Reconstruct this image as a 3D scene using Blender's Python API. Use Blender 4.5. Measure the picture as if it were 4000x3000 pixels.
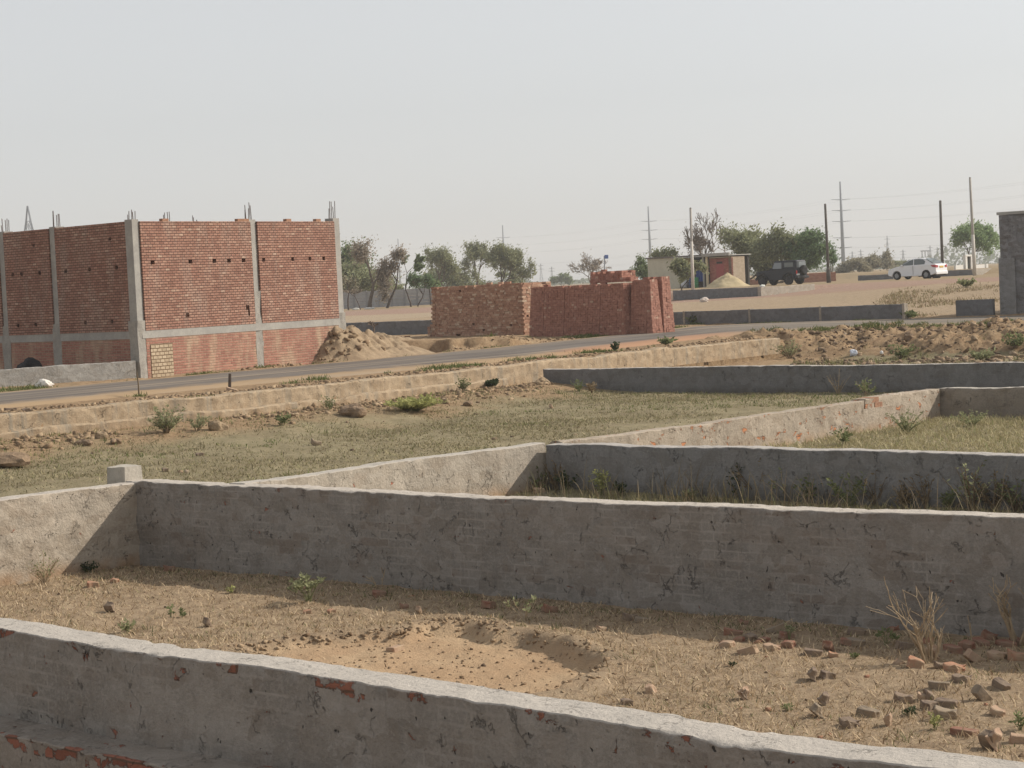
import bpy, bmesh, math, random
import numpy as np
from mathutils import Vector, Matrix

# ------------------------------------------------------------------ scene, camera
for o in list(bpy.data.objects): bpy.data.objects.remove(o)
SC = bpy.context.scene
COL = SC.collection
rng = random.Random(11)
FP = 8065.0                                   # focal length in pixels of the 4000 px wide photograph
PIT = math.atan(211.2/4460); ROL = math.atan(.0487)
CAM = np.array([0, 0, 2.9])
_r0 = np.array([1, 0, 0.]); FW = np.array([0, math.cos(PIT), -math.sin(PIT)]); _u0 = np.array([0, math.sin(PIT), math.cos(PIT)])
CR = math.cos(ROL)*_r0-math.sin(ROL)*_u0; CU = math.sin(ROL)*_r0+math.cos(ROL)*_u0
def ray(x, y): return FW+CR*((x-2000)/FP)+CU*((1500-y)/FP)
def G(x, y, z):                               # survey: world point at height z seen at photo pixel x, y
    d = ray(x, y); t = (z-2.9)/d[2]; return Vector(CAM+d*t)
def hor(x): return 1215-.0487*x
def AT(px, d, z):                             # world point in photo column px at forward distance d, height z
    y = hor(px)+(2.9-z)*FP/d
    r = ray(px, y); t = d/r[1]
    return Vector((r[0]*t, d, z))
cd = bpy.data.cameras.new('camera'); cam = bpy.data.objects.new('camera', cd); COL.objects.link(cam)
cd.sensor_width = 36; cd.lens = 36*FP/4000; cd.clip_start = .1; cd.clip_end = 9000
cam.matrix_world = Matrix(((CR[0], CU[0], -FW[0], 0), (CR[1], CU[1], -FW[1], 0), (CR[2], CU[2], -FW[2], 2.9), (0, 0, 0, 1)))
SC.camera = cam
E1 = Vector((.737, -.676, 0)); E2 = Vector((.676, .737, 0))   # the two directions of the plots: right-near, right-away

# ------------------------------------------------------------------ light
EL, AZ = math.radians(35), math.radians(76)  # azimuth clockwise from +Y
sund = Vector((math.cos(EL)*math.sin(AZ), math.cos(EL)*math.cos(AZ), math.sin(EL)))
ld = bpy.data.lights.new('sun', 'SUN'); lo = bpy.data.objects.new('sun', ld); COL.objects.link(lo)
ld.energy = 4.6; ld.angle = math.radians(.6); ld.color = (1, .92, .80)
lo.rotation_euler = (-sund).to_track_quat('-Z', 'Y').to_euler(); lo.location = (60, 0, 60)
W = bpy.data.worlds.new('World'); SC.world = W; W.use_nodes = True
wn = W.node_tree; bg = wn.nodes['Background']
sky = wn.nodes.new('ShaderNodeTexSky'); sky.sky_type = 'NISHITA'; sky.sun_disc = False
sky.sun_elevation = EL; sky.sun_rotation = AZ; sky.air_density = 1.0; sky.dust_density = 1.5; sky.ozone_density = 1
hs = wn.nodes.new('ShaderNodeHueSaturation'); hs.inputs['Saturation'].default_value = .2
wn.links.new(sky.outputs[0], hs.inputs['Color']); vm = wn.nodes.new('ShaderNodeMix'); vm.data_type = 'RGBA'; vm.inputs[0].default_value = .42; vm.inputs[7].default_value = (4.35, 4.5, 4.65, 1); wn.links.new(hs.outputs[0], vm.inputs[6]); wn.links.new(vm.outputs[2], bg.inputs[0])
bg.inputs[1].default_value = .15
SC.view_settings.view_transform = 'Standard'; SC.view_settings.look = 'None'
SC.view_settings.exposure = 0; SC.view_settings.gamma = 1
cy = SC.cycles; cy.use_denoising = True; cy.max_bounces = 6; cy.diffuse_bounces = 3; cy.glossy_bounces = 2
cy.transmission_bounces = 4; cy.transparent_max_bounces = 8; cy.volume_bounces = 1; cy.caustics_reflective = False; cy.caustics_refractive = False

# ------------------------------------------------------------------ helpers: objects
def tag(o, label=None, cat=None, group=None, kind=None):
    if label: o['label'] = label
    if cat: o['category'] = cat
    if group: o['group'] = group
    if kind: o['kind'] = kind
    return o
def empty(name, loc, rz=0, label=None, cat=None, group=None):
    o = bpy.data.objects.new(name, None); COL.objects.link(o); o.location = loc; o.rotation_euler = (0, 0, rz)
    o.empty_display_size = .2
    return tag(o, label, cat, group)
def link_mesh(name, me, mats, parent=None):
    for m in (mats if isinstance(mats, (list, tuple)) else [mats]): me.materials.append(m)
    o = bpy.data.objects.new(name, me); COL.objects.link(o)
    if parent: o.parent = parent
    return o
class MB:
    """collects shapes into one mesh"""
    def __init__(s): s.v = []; s.f = []; s.m = []; s.uv = None
    def add(s, vs, fs, mi=0):
        n = len(s.v); s.v += [tuple(v) for v in vs]; s.f += [tuple(i+n for i in f) for f in fs]; s.m += [mi]*len(fs)
    def box(s, c, size, rot=None, mi=0, taper=1.0):
        x, y, z = size[0]/2, size[1]/2, size[2]/2
        p = [(-x, -y, -z), (x, -y, -z), (x, y, -z), (-x, y, -z), (-x*taper, -y*taper, z), (x*taper, -y*taper, z), (x*taper, y*taper, z), (-x*taper, y*taper, z)]
        c = Vector(c)
        p = [c+(rot @ Vector(q) if rot else Vector(q)) for q in p]
        s.add(p, [(0, 3, 2, 1), (4, 5, 6, 7), (0, 1, 5, 4), (1, 2, 6, 5), (2, 3, 7, 6), (3, 0, 4, 7)], mi)
    def tube(s, pts, rad, n=6, mi=0, cap=True):
        pts = [Vector(p) for p in pts]; k = len(pts); vs = []; fs = []
        up = Vector((0, 0, 1)); prev = None
        for i, p in enumerate(pts):
            d = (pts[min(i+1, k-1)]-pts[max(i-1, 0)])
            d = d.normalized() if d.length > 1e-9 else up
            a = prev if prev else (Vector((1, 0, 0)) if abs(d.z) > .8 else up)
            sx = d.cross(a); sx = sx.normalized() if sx.length > 1e-6 else d.orthogonal().normalized()
            sy = d.cross(sx).normalized(); prev = sx.cross(d)
            r = rad[i] if isinstance(rad, (list, tuple)) else rad
            for j in range(n):
                t = 2*math.pi*j/n; vs.append(p+sx*math.cos(t)*r+sy*math.sin(t)*r)
        for i in range(k-1):
            for j in range(n):
                fs.append((i*n+j, i*n+(j+1) % n, (i+1)*n+(j+1) % n, (i+1)*n+j))
        if cap: fs.append(tuple(range(n-1, -1, -1))); fs.append(tuple((k-1)*n+j for j in range(n)))
        s.add(vs, fs, mi)
    def build(s, name, mats, parent=None, smooth=False):
        me = bpy.data.meshes.new(name); me.from_pydata(s.v, [], s.f)
        if len(set(s.m)) > 1: me.polygons.foreach_set('material_index', s.m)
        if smooth: me.polygons.foreach_set('use_smooth', [True]*len(s.f))
        me.update()
        return link_mesh(name, me, mats, parent)
def np_mesh(name, V, Fq, mats, parent=None, smooth=True, uv=None, k=None):
    """V (n,3), Fq (m,k) -> object"""
    k = Fq.shape[1]; me = bpy.data.meshes.new(name)
    me.vertices.add(len(V)); me.vertices.foreach_set('co', V.astype(np.float32).ravel())
    me.loops.add(Fq.size); me.loops.foreach_set('vertex_index', Fq.astype(np.int32).ravel())
    me.polygons.add(len(Fq)); me.polygons.foreach_set('loop_start', np.arange(0, Fq.size, k, dtype=np.int32))
    me.update(calc_edges=True)
    if smooth: me.polygons.foreach_set('use_smooth', np.ones(len(Fq), bool))
    if uv is not None:
        l = me.uv_layers.new(name='UVMap'); l.data.foreach_set('uv', uv[Fq.ravel()].astype(np.float32).ravel())
    me.validate()
    return link_mesh(name, me, mats, parent)

# ------------------------------------------------------------------ helpers: noise
def _h(i, j, k, s):
    n = (i*374761393+j*668265263+k*2147483647+s*1274126177) & 0xffffffff
    n = ((n ^ (n >> 13))*1274126177) & 0xffffffff
    n = ((n ^ (n >> 16))*2246822519) & 0xffffffff
    return ((n ^ (n >> 15)) & 0xffff)/65535.0*2-1
def vn(x, y, z=0., s=0):
    x = np.asarray(x, float); y = np.asarray(y, float); z = np.asarray(z, float)+x*0
    i = np.floor(x).astype(np.int64); j = np.floor(y).astype(np.int64); k = np.floor(z).astype(np.int64)
    fx, fy, fz = x-i, y-j, z-k
    fx, fy, fz = [t*t*(3-2*t) for t in (fx, fy, fz)]
    r = 0
    for a in (0, 1):
        for b in (0, 1):
            for c in (0, 1):
                w = (fx if a else 1-fx)*(fy if b else 1-fy)*(fz if c else 1-fz)
                r = r+w*_h(i+a, j+b, k+c, s)
    return r
def fbm(x, y, z=0., s=0, o=4):
    r = 0; a = 1
    for q in range(o):
        r = r+a*vn(np.asarray(x)*2**q, np.asarray(y)*2**q, np.asarray(z)*2**q, s+q*7); a *= .5
    return r/1.6
def sstep(a, b, x):
    t = np.clip((x-a)/(b-a), 0, 1); return t*t*(3-2*t)
def sdl(x, y, pts):
    """signed distance to a polyline (ends prolonged); positive to its left"""
    pts = [np.array(p[:2], float) for p in pts]
    d0 = pts[0]-pts[1]; d1 = pts[-1]-pts[-2]
    pts = [pts[0]+d0/np.linalg.norm(d0)*400]+pts[1:-1]+[pts[-1]+d1/np.linalg.norm(d1)*400]
    best = None
    for a, b in zip(pts, pts[1:]):
        d = b-a; L = d@d
        t = np.clip(((x-a[0])*d[0]+(y-a[1])*d[1])/L, 0, 1)
        ex = x-a[0]-t*d[0]; ey = y-a[1]-t*d[1]; q = ex*ex+ey*ey
        sg = np.sign(d[0]*(y-a[1])-d[1]*(x-a[0]))
        if best is None: best = q; sign = sg
        else:
            m = q < best-1e-9; best = np.where(m, q, best); sign = np.where(m, sg, sign)
    return np.sqrt(best)*np.where(sign == 0, 1, sign)
def sdpoly(x, y, pts):
    """signed distance to a closed polygon, positive inside"""
    pts = [np.array(p[:2], float) for p in pts]; n = len(pts); best = np.full(np.shape(x), 1e9); ins = np.zeros(np.shape(x), bool)
    for i in range(n):
        a, b = pts[i], pts[(i+1) % n]; d = b-a
        t = np.clip(((x-a[0])*d[0]+(y-a[1])*d[1])/(d@d), 0, 1)
        best = np.minimum(best, np.hypot(x-a[0]-t*d[0], y-a[1]-t*d[1]))
        c = ((a[1] > y) != (b[1] > y)) & (x < (b[0]-a[0])*(y-a[1])/((b[1]-a[1]) or 1e-9)+a[0])
        ins ^= c
    return np.where(ins, best, -best)

# ------------------------------------------------------------------ helpers: materials
def mat(name, col=(.5, .5, .5), rough=.9, metal=0, spec=.2):
    m = bpy.data.materials.new(name); m.use_nodes = True
    b = m.node_tree.nodes['Principled BSDF']
    b.inputs['Base Color'].default_value = (*col, 1); b.inputs['Roughness'].default_value = rough
    b.inputs['Metallic'].default_value = metal; b.inputs['Specular IOR Level'].default_value = spec
    return m
class NT:
    def __init__(s, m): s.t = m.node_tree; s.b = s.t.nodes['Principled BSDF']
    def n(s, ty, **k):
        x = s.t.nodes.new(ty)
        for a, v in k.items(): setattr(x, a, v)
        return x
    def l(s, a, b): s.t.links.new(a, b)
    def set(s, sock, v):
        if hasattr(v, 'is_linked') or isinstance(v, bpy.types.NodeSocket): s.l(v, sock)
        else: sock.default_value = (*v, 1) if isinstance(v, tuple) and len(v) == 3 and sock.type == 'RGBA' else v
    def math(s, op, a, b=0., c=0., clamp=False):
        x = s.n('ShaderNodeMath', operation=op, use_clamp=clamp)
        s.set(x.inputs[0], a); s.set(x.inputs[1], b); s.set(x.inputs[2], c); return x.outputs[0]
    def noise(s, vec, scale, detail=4, rough=.6, dist=0):
        x = s.n('ShaderNodeTexNoise'); s.l(vec, x.inputs['Vector'])
        x.inputs['Scale'].default_value = scale; x.inputs['Detail'].default_value = detail
        x.inputs['Roughness'].default_value = rough; x.inputs['Distortion'].default_value = dist
        return x.outputs[0]
    def ramp(s, f, a, b, lo=0., hi=1.):
        x = s.n('ShaderNodeMapRange', interpolation_type='SMOOTHSTEP'); s.set(x.inputs[0], f)
        for i, v in zip((1, 2, 3, 4), (a, b, lo, hi)): x.inputs[i].default_value = v
        return x.outputs[0]
    def mix(s, f, a, b, mode='MIX'):
        x = s.n('ShaderNodeMix', data_type='RGBA', blend_type=mode)
        s.set(x.inputs[0], f); s.set(x.inputs[6], a); s.set(x.inputs[7], b); return x.outputs[2]
    def cramp(s, f, stops):
        x = s.n('ShaderNodeValToRGB'); s.l(f, x.inputs[0]); e = x.color_ramp.elements
        while len(e) < len(stops): e.new(.5)
        for q, (p, c) in zip(e, stops): q.position = p; q.color = (*c, 1)
        return x.outputs[0]
    def bump(s, h, strength=.5, dist=.02, prev=None):
        x = s.n('ShaderNodeBump'); x.inputs['Strength'].default_value = strength; x.inputs['Distance'].default_value = dist
        s.l(h, x.inputs['Height'])
        if prev is not None: s.l(prev, x.inputs['Normal'])
        return x.outputs[0]
    def coord(s, which='Object'): return s.n('ShaderNodeTexCoord').outputs[which]
    def scaled(s, v, sx, sy, sz):
        x = s.n('ShaderNodeMapping'); s.l(v, x.inputs[0]); x.inputs['Scale'].default_value = (sx, sy, sz); return x.outputs[0]
    def out(s, col, nrm=None, rough=None):
        s.set(s.b.inputs['Base Color'], col)
        if nrm is not None: s.l(nrm, s.b.inputs['Normal'])
        if rough is not None: s.set(s.b.inputs['Roughness'], rough)
    def bricks(s, uv, bw=.24, bh=.08, joint=.012, wob=.006):
        """(random value per brick, 1 on the joint) from metre UVs"""
        nz = s.n('ShaderNodeTexNoise'); s.l(uv, nz.inputs['Vector']); nz.inputs['Scale'].default_value = 9
        ad = s.n('ShaderNodeVectorMath', operation='MULTIPLY_ADD'); s.l(nz.outputs['Color'], ad.inputs[0]); ad.inputs[1].default_value = (wob*2, wob*2, 0); s.l(uv, ad.inputs[2])
        sp = s.n('ShaderNodeSeparateXYZ'); s.l(ad.outputs[0], sp.inputs[0])
        v = s.math('DIVIDE', sp.outputs[1], bh); row = s.math('FLOOR', v)
        u = s.math('ADD', s.math('DIVIDE', sp.outputs[0], bw), s.math('MULTIPLY', s.math('MODULO', row, 2.), .5)); c = s.math('FLOOR', u)
        cx = s.n('ShaderNodeCombineXYZ'); s.l(c, cx.inputs[0]); s.l(row, cx.inputs[1])
        w = s.n('ShaderNodeTexWhiteNoise', noise_dimensions='2D'); s.l(cx.outputs[0], w.inputs['Vector'])
        fu = s.math('SUBTRACT', u, c); fv = s.math('SUBTRACT', v, row)
        du = s.math('MULTIPLY', s.math('MINIMUM', fu, s.math('SUBTRACT', 1., fu)), bw)
        dv = s.math('MULTIPLY', s.math('MINIMUM', fv, s.math('SUBTRACT', 1., fv)), bh)
        return w.outputs['Value'], s.ramp(s.math('MINIMUM', du, dv), joint*.3, joint, 1., 0.)

def plaster_mat(name, base, expose=.62, ghost=.25, dark=.35, brick=(.33, .12, .07), crack=.38, top_bonus=.0, ztop=.93, dirt=None, top=None, smear=.36):
    m = mat(name); t = NT(m); uv = t.coord('UV'); ob = t.coord('Object')
    n1 = t.noise(ob, 1.3, 5, .65); n2 = t.noise(ob, 7, 6, .7); n3 = t.noise(ob, 38, 4, .7)
    b = base
    col = t.mix(t.ramp(n1, .3, .7), tuple(c*.82 for c in b), tuple(c*1.12 for c in b))
    col = t.mix(t.ramp(n2, .35, .75, 0, .55), col, tuple(c*.68 for c in b))
    col = t.mix(t.ramp(n3, .42, .7, 0, .5), col, tuple(min(1, c*1.4) for c in b)); n4 = t.noise(ob, 75, 3, .7); col = t.mix(t.ramp(n4, .5, .72, 0, .5), col, tuple(c*.6 for c in b))
    # patches of older, browner render that follow whole bricks
    rv, jm = t.bricks(uv)
    gh = t.math('MULTIPLY', t.ramp(rv, .62, .72), t.ramp(t.noise(ob, 1.9, 3), .42, .62, 0, ghost))
    col = t.mix(gh, col, (b[0]*.72, b[1]*.6, b[2]*.52))
    jl = t.math('MULTIPLY', jm, t.ramp(t.noise(ob, 2.3, 4), .42, .6, 0, min(1, ghost*1.6))); col = t.mix(jl, col, tuple(min(1, c*1.22) for c in b))
    gj = t.math('MULTIPLY', t.ramp(rv, .15, .0), t.ramp(t.noise(ob, 3.1, 3), .4, .6, 0, ghost)); col = t.mix(gj, col, tuple(c*.66 for c in b))
    # smears of the trowel: irregular patches, each its own tone
    wv = t.n('ShaderNodeVectorMath', operation='MULTIPLY_ADD'); wz = t.n('ShaderNodeTexNoise'); t.l(ob, wz.inputs['Vector']); wz.inputs['Scale'].default_value = 4; wz.inputs['Detail'].default_value = 5
    t.l(wz.outputs['Color'], wv.inputs[0]); wv.inputs[1].default_value = (.35, .35, .28); t.l(ob, wv.inputs[2])
    vc = t.n('ShaderNodeTexVoronoi'); t.l(t.scaled(wv.outputs[0], 1, 1, 1.6), vc.inputs['Vector']); vc.inputs['Scale'].default_value = 5.2
    vs_ = t.n('ShaderNodeSeparateColor'); t.l(vc.outputs['Color'], vs_.inputs[0])
    col = t.mix(t.ramp(vs_.outputs[0], .5, .9, 0, smear), col, (b[0]*.74, b[1]*.68, b[2]*.62))
    col = t.mix(t.ramp(vs_.outputs[1], .55, .95, 0, smear), col, tuple(min(1, c*1.28) for c in b))
    sv = t.noise(t.scaled(uv, 11, 1.7, 1), 1, 5, .7); col = t.mix(t.ramp(sv, .54, .66, 0, smear*.8), col, tuple(c*.62 for c in b))
    lv = t.noise(t.scaled(uv, 3.2, 14, 1), 1, 5, .7, .6); col = t.mix(t.ramp(lv, .60, .66, 0, smear*.75), col, tuple(min(1, c*1.4) for c in b))
    # bare bricks where the render has come off
    sp = t.n('ShaderNodeSeparateXYZ'); t.l(uv, sp.inputs[0])
    e = t.math('ADD', t.math('MULTIPLY', t.noise(t.scaled(uv, 7, 9, 1), 1, 6, .72, .6), .86), t.math('MULTIPLY', rv, .14))
    if top_bonus: e = t.math('ADD', e, t.math('MULTIPLY', t.math('MULTIPLY', t.ramp(sp.outputs[1], ztop-.16, ztop-.03, 0, 1), t.ramp(sp.outputs[1], ztop, ztop+.03, 1, -1.5)), t.math('MULTIPLY', t.ramp(t.noise(uv, 2.2, 2), .45, .62), top_bonus)))
    ex = t.ramp(e, expose, expose+.03)
    bc = t.mix(rv, tuple(c*.7 for c in brick), tuple(min(1, c*1.35) for c in brick))
    bc = t.mix(t.math('MULTIPLY', jm, .8), bc, (.1, .07, .05))
    col = t.mix(ex, col, bc)
    # cracks and trowel ridges
    dv = t.n('ShaderNodeVectorMath', operation='MULTIPLY_ADD'); nz = t.n('ShaderNodeTexNoise'); t.l(ob, nz.inputs['Vector']); nz.inputs['Scale'].default_value = 3.5; nz.inputs['Detail'].default_value = 7; nz.inputs['Roughness'].default_value = .65
    t.l(nz.outputs['Color'], dv.inputs[0]); dv.inputs[1].default_value = (.5, .5, .5); t.l(ob, dv.inputs[2])
    vo = t.n('ShaderNodeTexVoronoi', feature='DISTANCE_TO_EDGE'); t.l(dv.outputs[0], vo.inputs['Vector']); vo.inputs['Scale'].default_value = 4.2
    cm = t.math('MULTIPLY', t.ramp(vo.outputs[0], .004, .024, 1, 0), t.ramp(t.noise(ob, 4.2, 3), .54, .62))
    col = t.mix(t.math('MULTIPLY', cm, crack), col, tuple(c*.3 for c in b))
    pit = t.ramp(t.noise(t.scaled(uv, 1.6, 1, 1), 13, 2, .5), .70, .73)
    col = t.mix(t.math('MULTIPLY', pit, dark), col, (.03, .027, .025))
    if dirt:
        dm = t.math('MULTIPLY', t.ramp(sp.outputs[1], dirt[0], dirt[1], 1, 0), t.ramp(t.noise(ob, 3, 4), .3, .6))
        col = t.mix(t.math('MULTIPLY', dm, .85), col, dirt[2])
    if top:  # mortar of the wall top, its sunlit look put into a paler colour
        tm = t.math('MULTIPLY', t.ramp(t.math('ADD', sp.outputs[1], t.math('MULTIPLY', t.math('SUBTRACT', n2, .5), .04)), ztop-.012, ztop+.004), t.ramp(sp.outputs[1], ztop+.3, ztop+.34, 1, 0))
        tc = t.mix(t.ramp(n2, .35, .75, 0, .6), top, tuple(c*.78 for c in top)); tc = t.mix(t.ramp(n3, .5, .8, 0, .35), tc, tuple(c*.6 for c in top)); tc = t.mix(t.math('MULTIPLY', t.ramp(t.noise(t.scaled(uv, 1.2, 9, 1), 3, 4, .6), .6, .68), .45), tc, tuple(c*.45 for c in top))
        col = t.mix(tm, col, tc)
    h = t.math('ADD', t.math('MULTIPLY', n2, .7), t.math('MULTIPLY', n3, .25))
    h = t.math('ADD', h, t.math('MULTIPLY', n1, .6)); h = t.math('SUBTRACT', h, t.math('MULTIPLY', cm, .5)); h = t.math('SUBTRACT', h, t.math('MULTIPLY', ex, .35)); h = t.math('SUBTRACT', h, t.math('MULTIPLY', pit, .8))
    t.out(col, t.bump(h, .9, .035), .95)
    return m
def brick_mat(name, stops, joint_col, joint=.011, bw=.24, bh=.08, eff=None, wob=.006):
    m = mat(name); t = NT(m); uv = t.coord('UV'); ob = t.coord('Object')
    rv, jm = t.bricks(uv, bw, bh, joint, wob)
    col = t.cramp(rv, stops)
    n = t.noise(ob, 1.1, 4); n2 = t.noise(ob, 22, 4, .7)
    col = t.mix(t.ramp(n, .35, .7, 0, .35), col, tuple(c*.62 for c in stops[1][1]))
    col = t.mix(t.ramp(n2, .4, .75, 0, .4), col, tuple(c*.5 for c in stops[0][1]))
    if eff: col = t.mix(t.ramp(t.noise(t.scaled(ob, 1, 1, .35), 2.1, 5, .65), .46, .7, 0, eff[1]), col, eff[0])
    col = t.mix(t.math('MULTIPLY', jm, t.ramp(t.noise(ob, 5, 2), .25, .5, .55, 1)), col, joint_col)
    h = t.math('ADD', t.math('MULTIPLY', jm, -1.), t.math('MULTIPLY', rv, .6)); h = t.math('ADD', h, t.math('MULTIPLY', n2, .4))
    t.out(col, t.bump(h, .8, .02), .93)
    return m
def island_mat(name, stops, rough=.9, noise=None, trans=0):
    """colour varies from piece to piece of the mesh"""
    m = mat(name, rough=rough, spec=.15); t = NT(m)
    g = t.n('ShaderNodeNewGeometry').outputs['Random Per Island']
    col = t.cramp(g, stops)
    nr = None
    if noise:
        n = t.noise(t.coord('Object'), noise, 4, .7)
        col = t.mix(t.ramp(n, .35, .72, 0, .5), col, tuple(c*.55 for c in stops[0][1]))
        nr = t.bump(n, .7, .4/noise)
    t.out(col, nr)
    if trans:
        tr = t.n('ShaderNodeBsdfTranslucent'); t.l(col, tr.inputs[0]); mx = t.n('ShaderNodeMixShader'); mx.inputs[0].default_value = trans
        t.l(t.b.outputs[0], mx.inputs[1]); t.l(tr.outputs[0], mx.inputs[2]); t.l(mx.outputs[0], t.t.nodes['Material Output'].inputs[0])
    return m
def rough_mat(name, c1, c2, scale=6, rough=.9, bumpd=.01, c3=None):
    m = mat(name, rough=rough); t = NT(m); ob = t.coord('Object')
    n = t.noise(ob, scale, 6, .65); n2 = t.noise(ob, scale*6, 4, .7)
    col = t.mix(t.ramp(n, .3, .7), c1, c2)
    col = t.mix(t.ramp(n2, .4, .8, 0, .4), col, c3 or tuple(c*.6 for c in c1))
    t.out(col, t.bump(t.math('ADD', n, t.math('MULTIPLY', n2, .4)), .8, bumpd)); return m
# ------------------------------------------------------------------ survey lines
L_A = [(-7.4, 16.6), (-4.4, 13.75), (-3.23, 12.67), (-2.18, 11.62), (-1.29, 10.84), (-.07, 9.62), (.8, 8.69), (1.95, 7.72), (4.6, 5.3)]
L_B = [(-4.40, 23.06), (-3.3, 22.1), (-2.6, 21.5), (-1.9, 20.82), (-.05, 19.11), (2.47, 16.91), (3.88, 15.75), (7.5, 12.4)]
L_BL = [(-4.20, 22.97), (-4.25, 22.92), (-5.43, 21.64), (-9.5, 17.3)]
L_C = [(.38, 25.62), (1.18, 24.72), (3.32, 22.6), (5.15, 20.86), (8.5, 17.7)]
L_CL = [(-2.9, 21.95), (-1.27, 24.0), (.38, 25.72)]
L_E = [(.6, 25.75), (1.49, 26.55), (4.44, 29.94), (5.25, 30.85)]
L_E2 = [(5.28, 30.9), (5.72, 31.45), (6.77, 32.72)]
L_F = [(6.77, 32.78), (8.2, 31.6), (12, 28.1)]
L_D = [(.74, 48.26), (3.9, 45.6), (6.49, 43.2), (9.94, 39.99), (14, 36.2)]
L_R = [(-15.6, 28.9), (-9.05, 36.36), (-6.84, 38.73), (-5.9, 39.58), (-3.49, 42.86), (-2.21, 44.74), (-.2, 47.53), (2.59, 51.63), (5.02, 55.33), (7.74, 59.16)]
R_NEAR = [(-19, 26.6), (-9.66, 38.87), (-6.42, 43.15), (-5.24, 44.7), (-2.35, 48.0), (-.3, 50.6), (1.2, 53.0), (2.91, 56.2), (5.3, 60.6), (7.4, 63.2), (9.9, 64.3), (12.6, 63.4), (15.2, 60.9), (26, 51)]
R_FAR = [(-23, 31.3), (-11.42, 46.02), (-7.63, 51.4), (-5.2, 54.9), (-2.8, 58.3), (-.2, 62.4), (2.4, 67.2), (4.6, 71.6), (6.6, 76.4), (9.2, 76.4), (11.4, 74.3), (13.6, 72.2), (17.29, 69.0), (28, 58.9)]
PIT_PX = [(940, 2540), (1080, 2520), (1189, 2503), (1305, 2496), (1450, 2481), (1573, 2474), (1660, 2447), (1826, 2443), (1985, 2474), (2187, 2500), (2274, 2539), (2361, 2590), (2300, 2640), (2202, 2690), (1900, 2720), (1500, 2660), (1150, 2590)]
PITP = [tuple(G(x, y, 0))[:2] for x, y in PIT_PX]
RE = np.array(L_R[-1]); RD = np.array([.57, .82])

def height(x, y, fine=True):
    x = np.asarray(x, float); y = np.asarray(y, float)
    sB = sdl(x, y, L_B); sBL = -sdl(x, y, L_BL)             # >0: beyond the middle wall / beyond the corner wall's field side
    beyond = np.maximum(sstep(.03, .22, sB), sstep(.03, .22, -sdl(x, y, L_BL)*-1) if False else 0)
    inB = sstep(.03, .22, sB)
    inL = sstep(.03, .22, -sdl(x, y, L_BL[::-1])*-1) if False else sstep(.03, .22, sdl(x, y, L_BL[::-1]))
    bey = np.maximum(inB, inL)
    z = .0*x
    z = z+bey*np.where(sB > 0, .24+.13*sstep(0, 4, sB), .36)
    plotE = sstep(.0, .25, -sdl(x, y, L_E+L_E2))*sstep(0, .3, sdl(x, y, L_C))*(x > .5)
    z = z+plotE*.10
    # foot of the roadside wall
    sR = sdl(x, y, L_R); along = (x-RE[0])*RD[0]+(y-RE[1])*RD[1]
    ret = 1-sstep(-.6, .9, along)
    foot = sstep(-3.4, -.4, sR)*.26*(1-.6*sstep(0, 6, x))
    zr = z+np.where(sR < .1, foot, 0)
    zr = np.where(sR >= .1, 1.05, zr)
    sN = sdl(x, y, R_NEAR)
    zb = z+(1.055-z)*sstep(-10, -.4, sN)
    far = np.where(sR > -6, 1, 0)
    z = np.where(sR > .1, ret*1.05+(1-ret)*zb, np.where(along < 1, ret*zr+(1-ret)*zb, zb))
    z = np.where(sN > -.3, 1.055, z)
    # beyond the road
    sF = sdl(x, y, R_FAR)
    rais = sstep(-6.2, -5.6, x)*(1-sstep(-.2, 1.4, x))
    yc = 62.55+.25*vn(x*1.3, y*0, 0, 44)+.35*sstep(-2.4, -1.2, x)*vn(x*2.1, y*.8, 0, 45)
    hole = sstep(-5.7, -5.2, x)*(1-sstep(-2.8, -1.6, x))*(1-sstep(-.02, .18, y-yc))*sstep(.1, .4, sF)
    bank = sstep(.25, .75, sF)*.05+.06*sstep(1, 8, sF)+.27*rais*sstep(-.02, .18, y-yc)*(1-sstep(64, 70, y))-.28*hole
    r = (y-84+.85*x)/1.312
    zc = np.interp(x, [-12, 9, 15, 22, 40], [1.5, 1.5, 1.62, 1.95, 2.0])
    zf = np.interp(x, [-12, 3, 9, 40], [1.53, 1.6, 2.0, 1.97])
    zl = 1.055+bank
    zo = zl+(zc-zl)*sstep(3, 28, r)
    lw_ = .676*(y-120.4)-.737*(x-14.4)
    step = np.where((x > 6) & (lw_ > 0), sstep(38, 39, r), np.where(x > 6, sstep(40, 56, r), sstep(30, 45, r)))
    zo = zo+(zf-zo)*step
    zo = zo+.48*sstep(35, 37, x+(y-168)*.02)*sstep(167.5, 169, y)
    z = np.where(sF > 0, zo, z)
    # dug hollow in the near plot
    dp = sdpoly(x, y, PITP)+.10*fbm(x*3.2, y*3.2, 0, 17, 4)
    z = z-np.where(bey < .5, .10*sstep(-.03, .13, dp)*(.55+.45*sstep(-2.2, .4, x))*(.6+.4*sstep(10.5, 13, y)), 0)
    z = z+np.where(bey < .5, .03*np.exp(-((dp+.12)/.12)**2), 0)
    road = (sN > -.2) & (sF < .3)
    amp = np.where(road, 0, 1.)*np.where(y > 90, .6, 1)
    z = z+amp*(.035*fbm(x*.6, y*.6, 0, 3, 3)+.022*fbm(x*2.7, y*2.7, 0, 5, 3))
    if fine: z = z+amp*.012*fbm(x*11, y*11, 0, 9, 3)*np.where(dp > 0, .6, 1)
    bk = np.where((sR > -12) & (along > -.5) & (sN < -.2), sstep(-.3, .8, along), 0)
    z = z+bk*(.22*fbm(x*.9, y*.9, 0, 21, 4)+.20*(np.abs(fbm(x*2.1, y*1.5, 0, 23, 4))-.2)+.10*np.abs(fbm(x*6, y*4, 0, 25, 3)))
    return z
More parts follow.
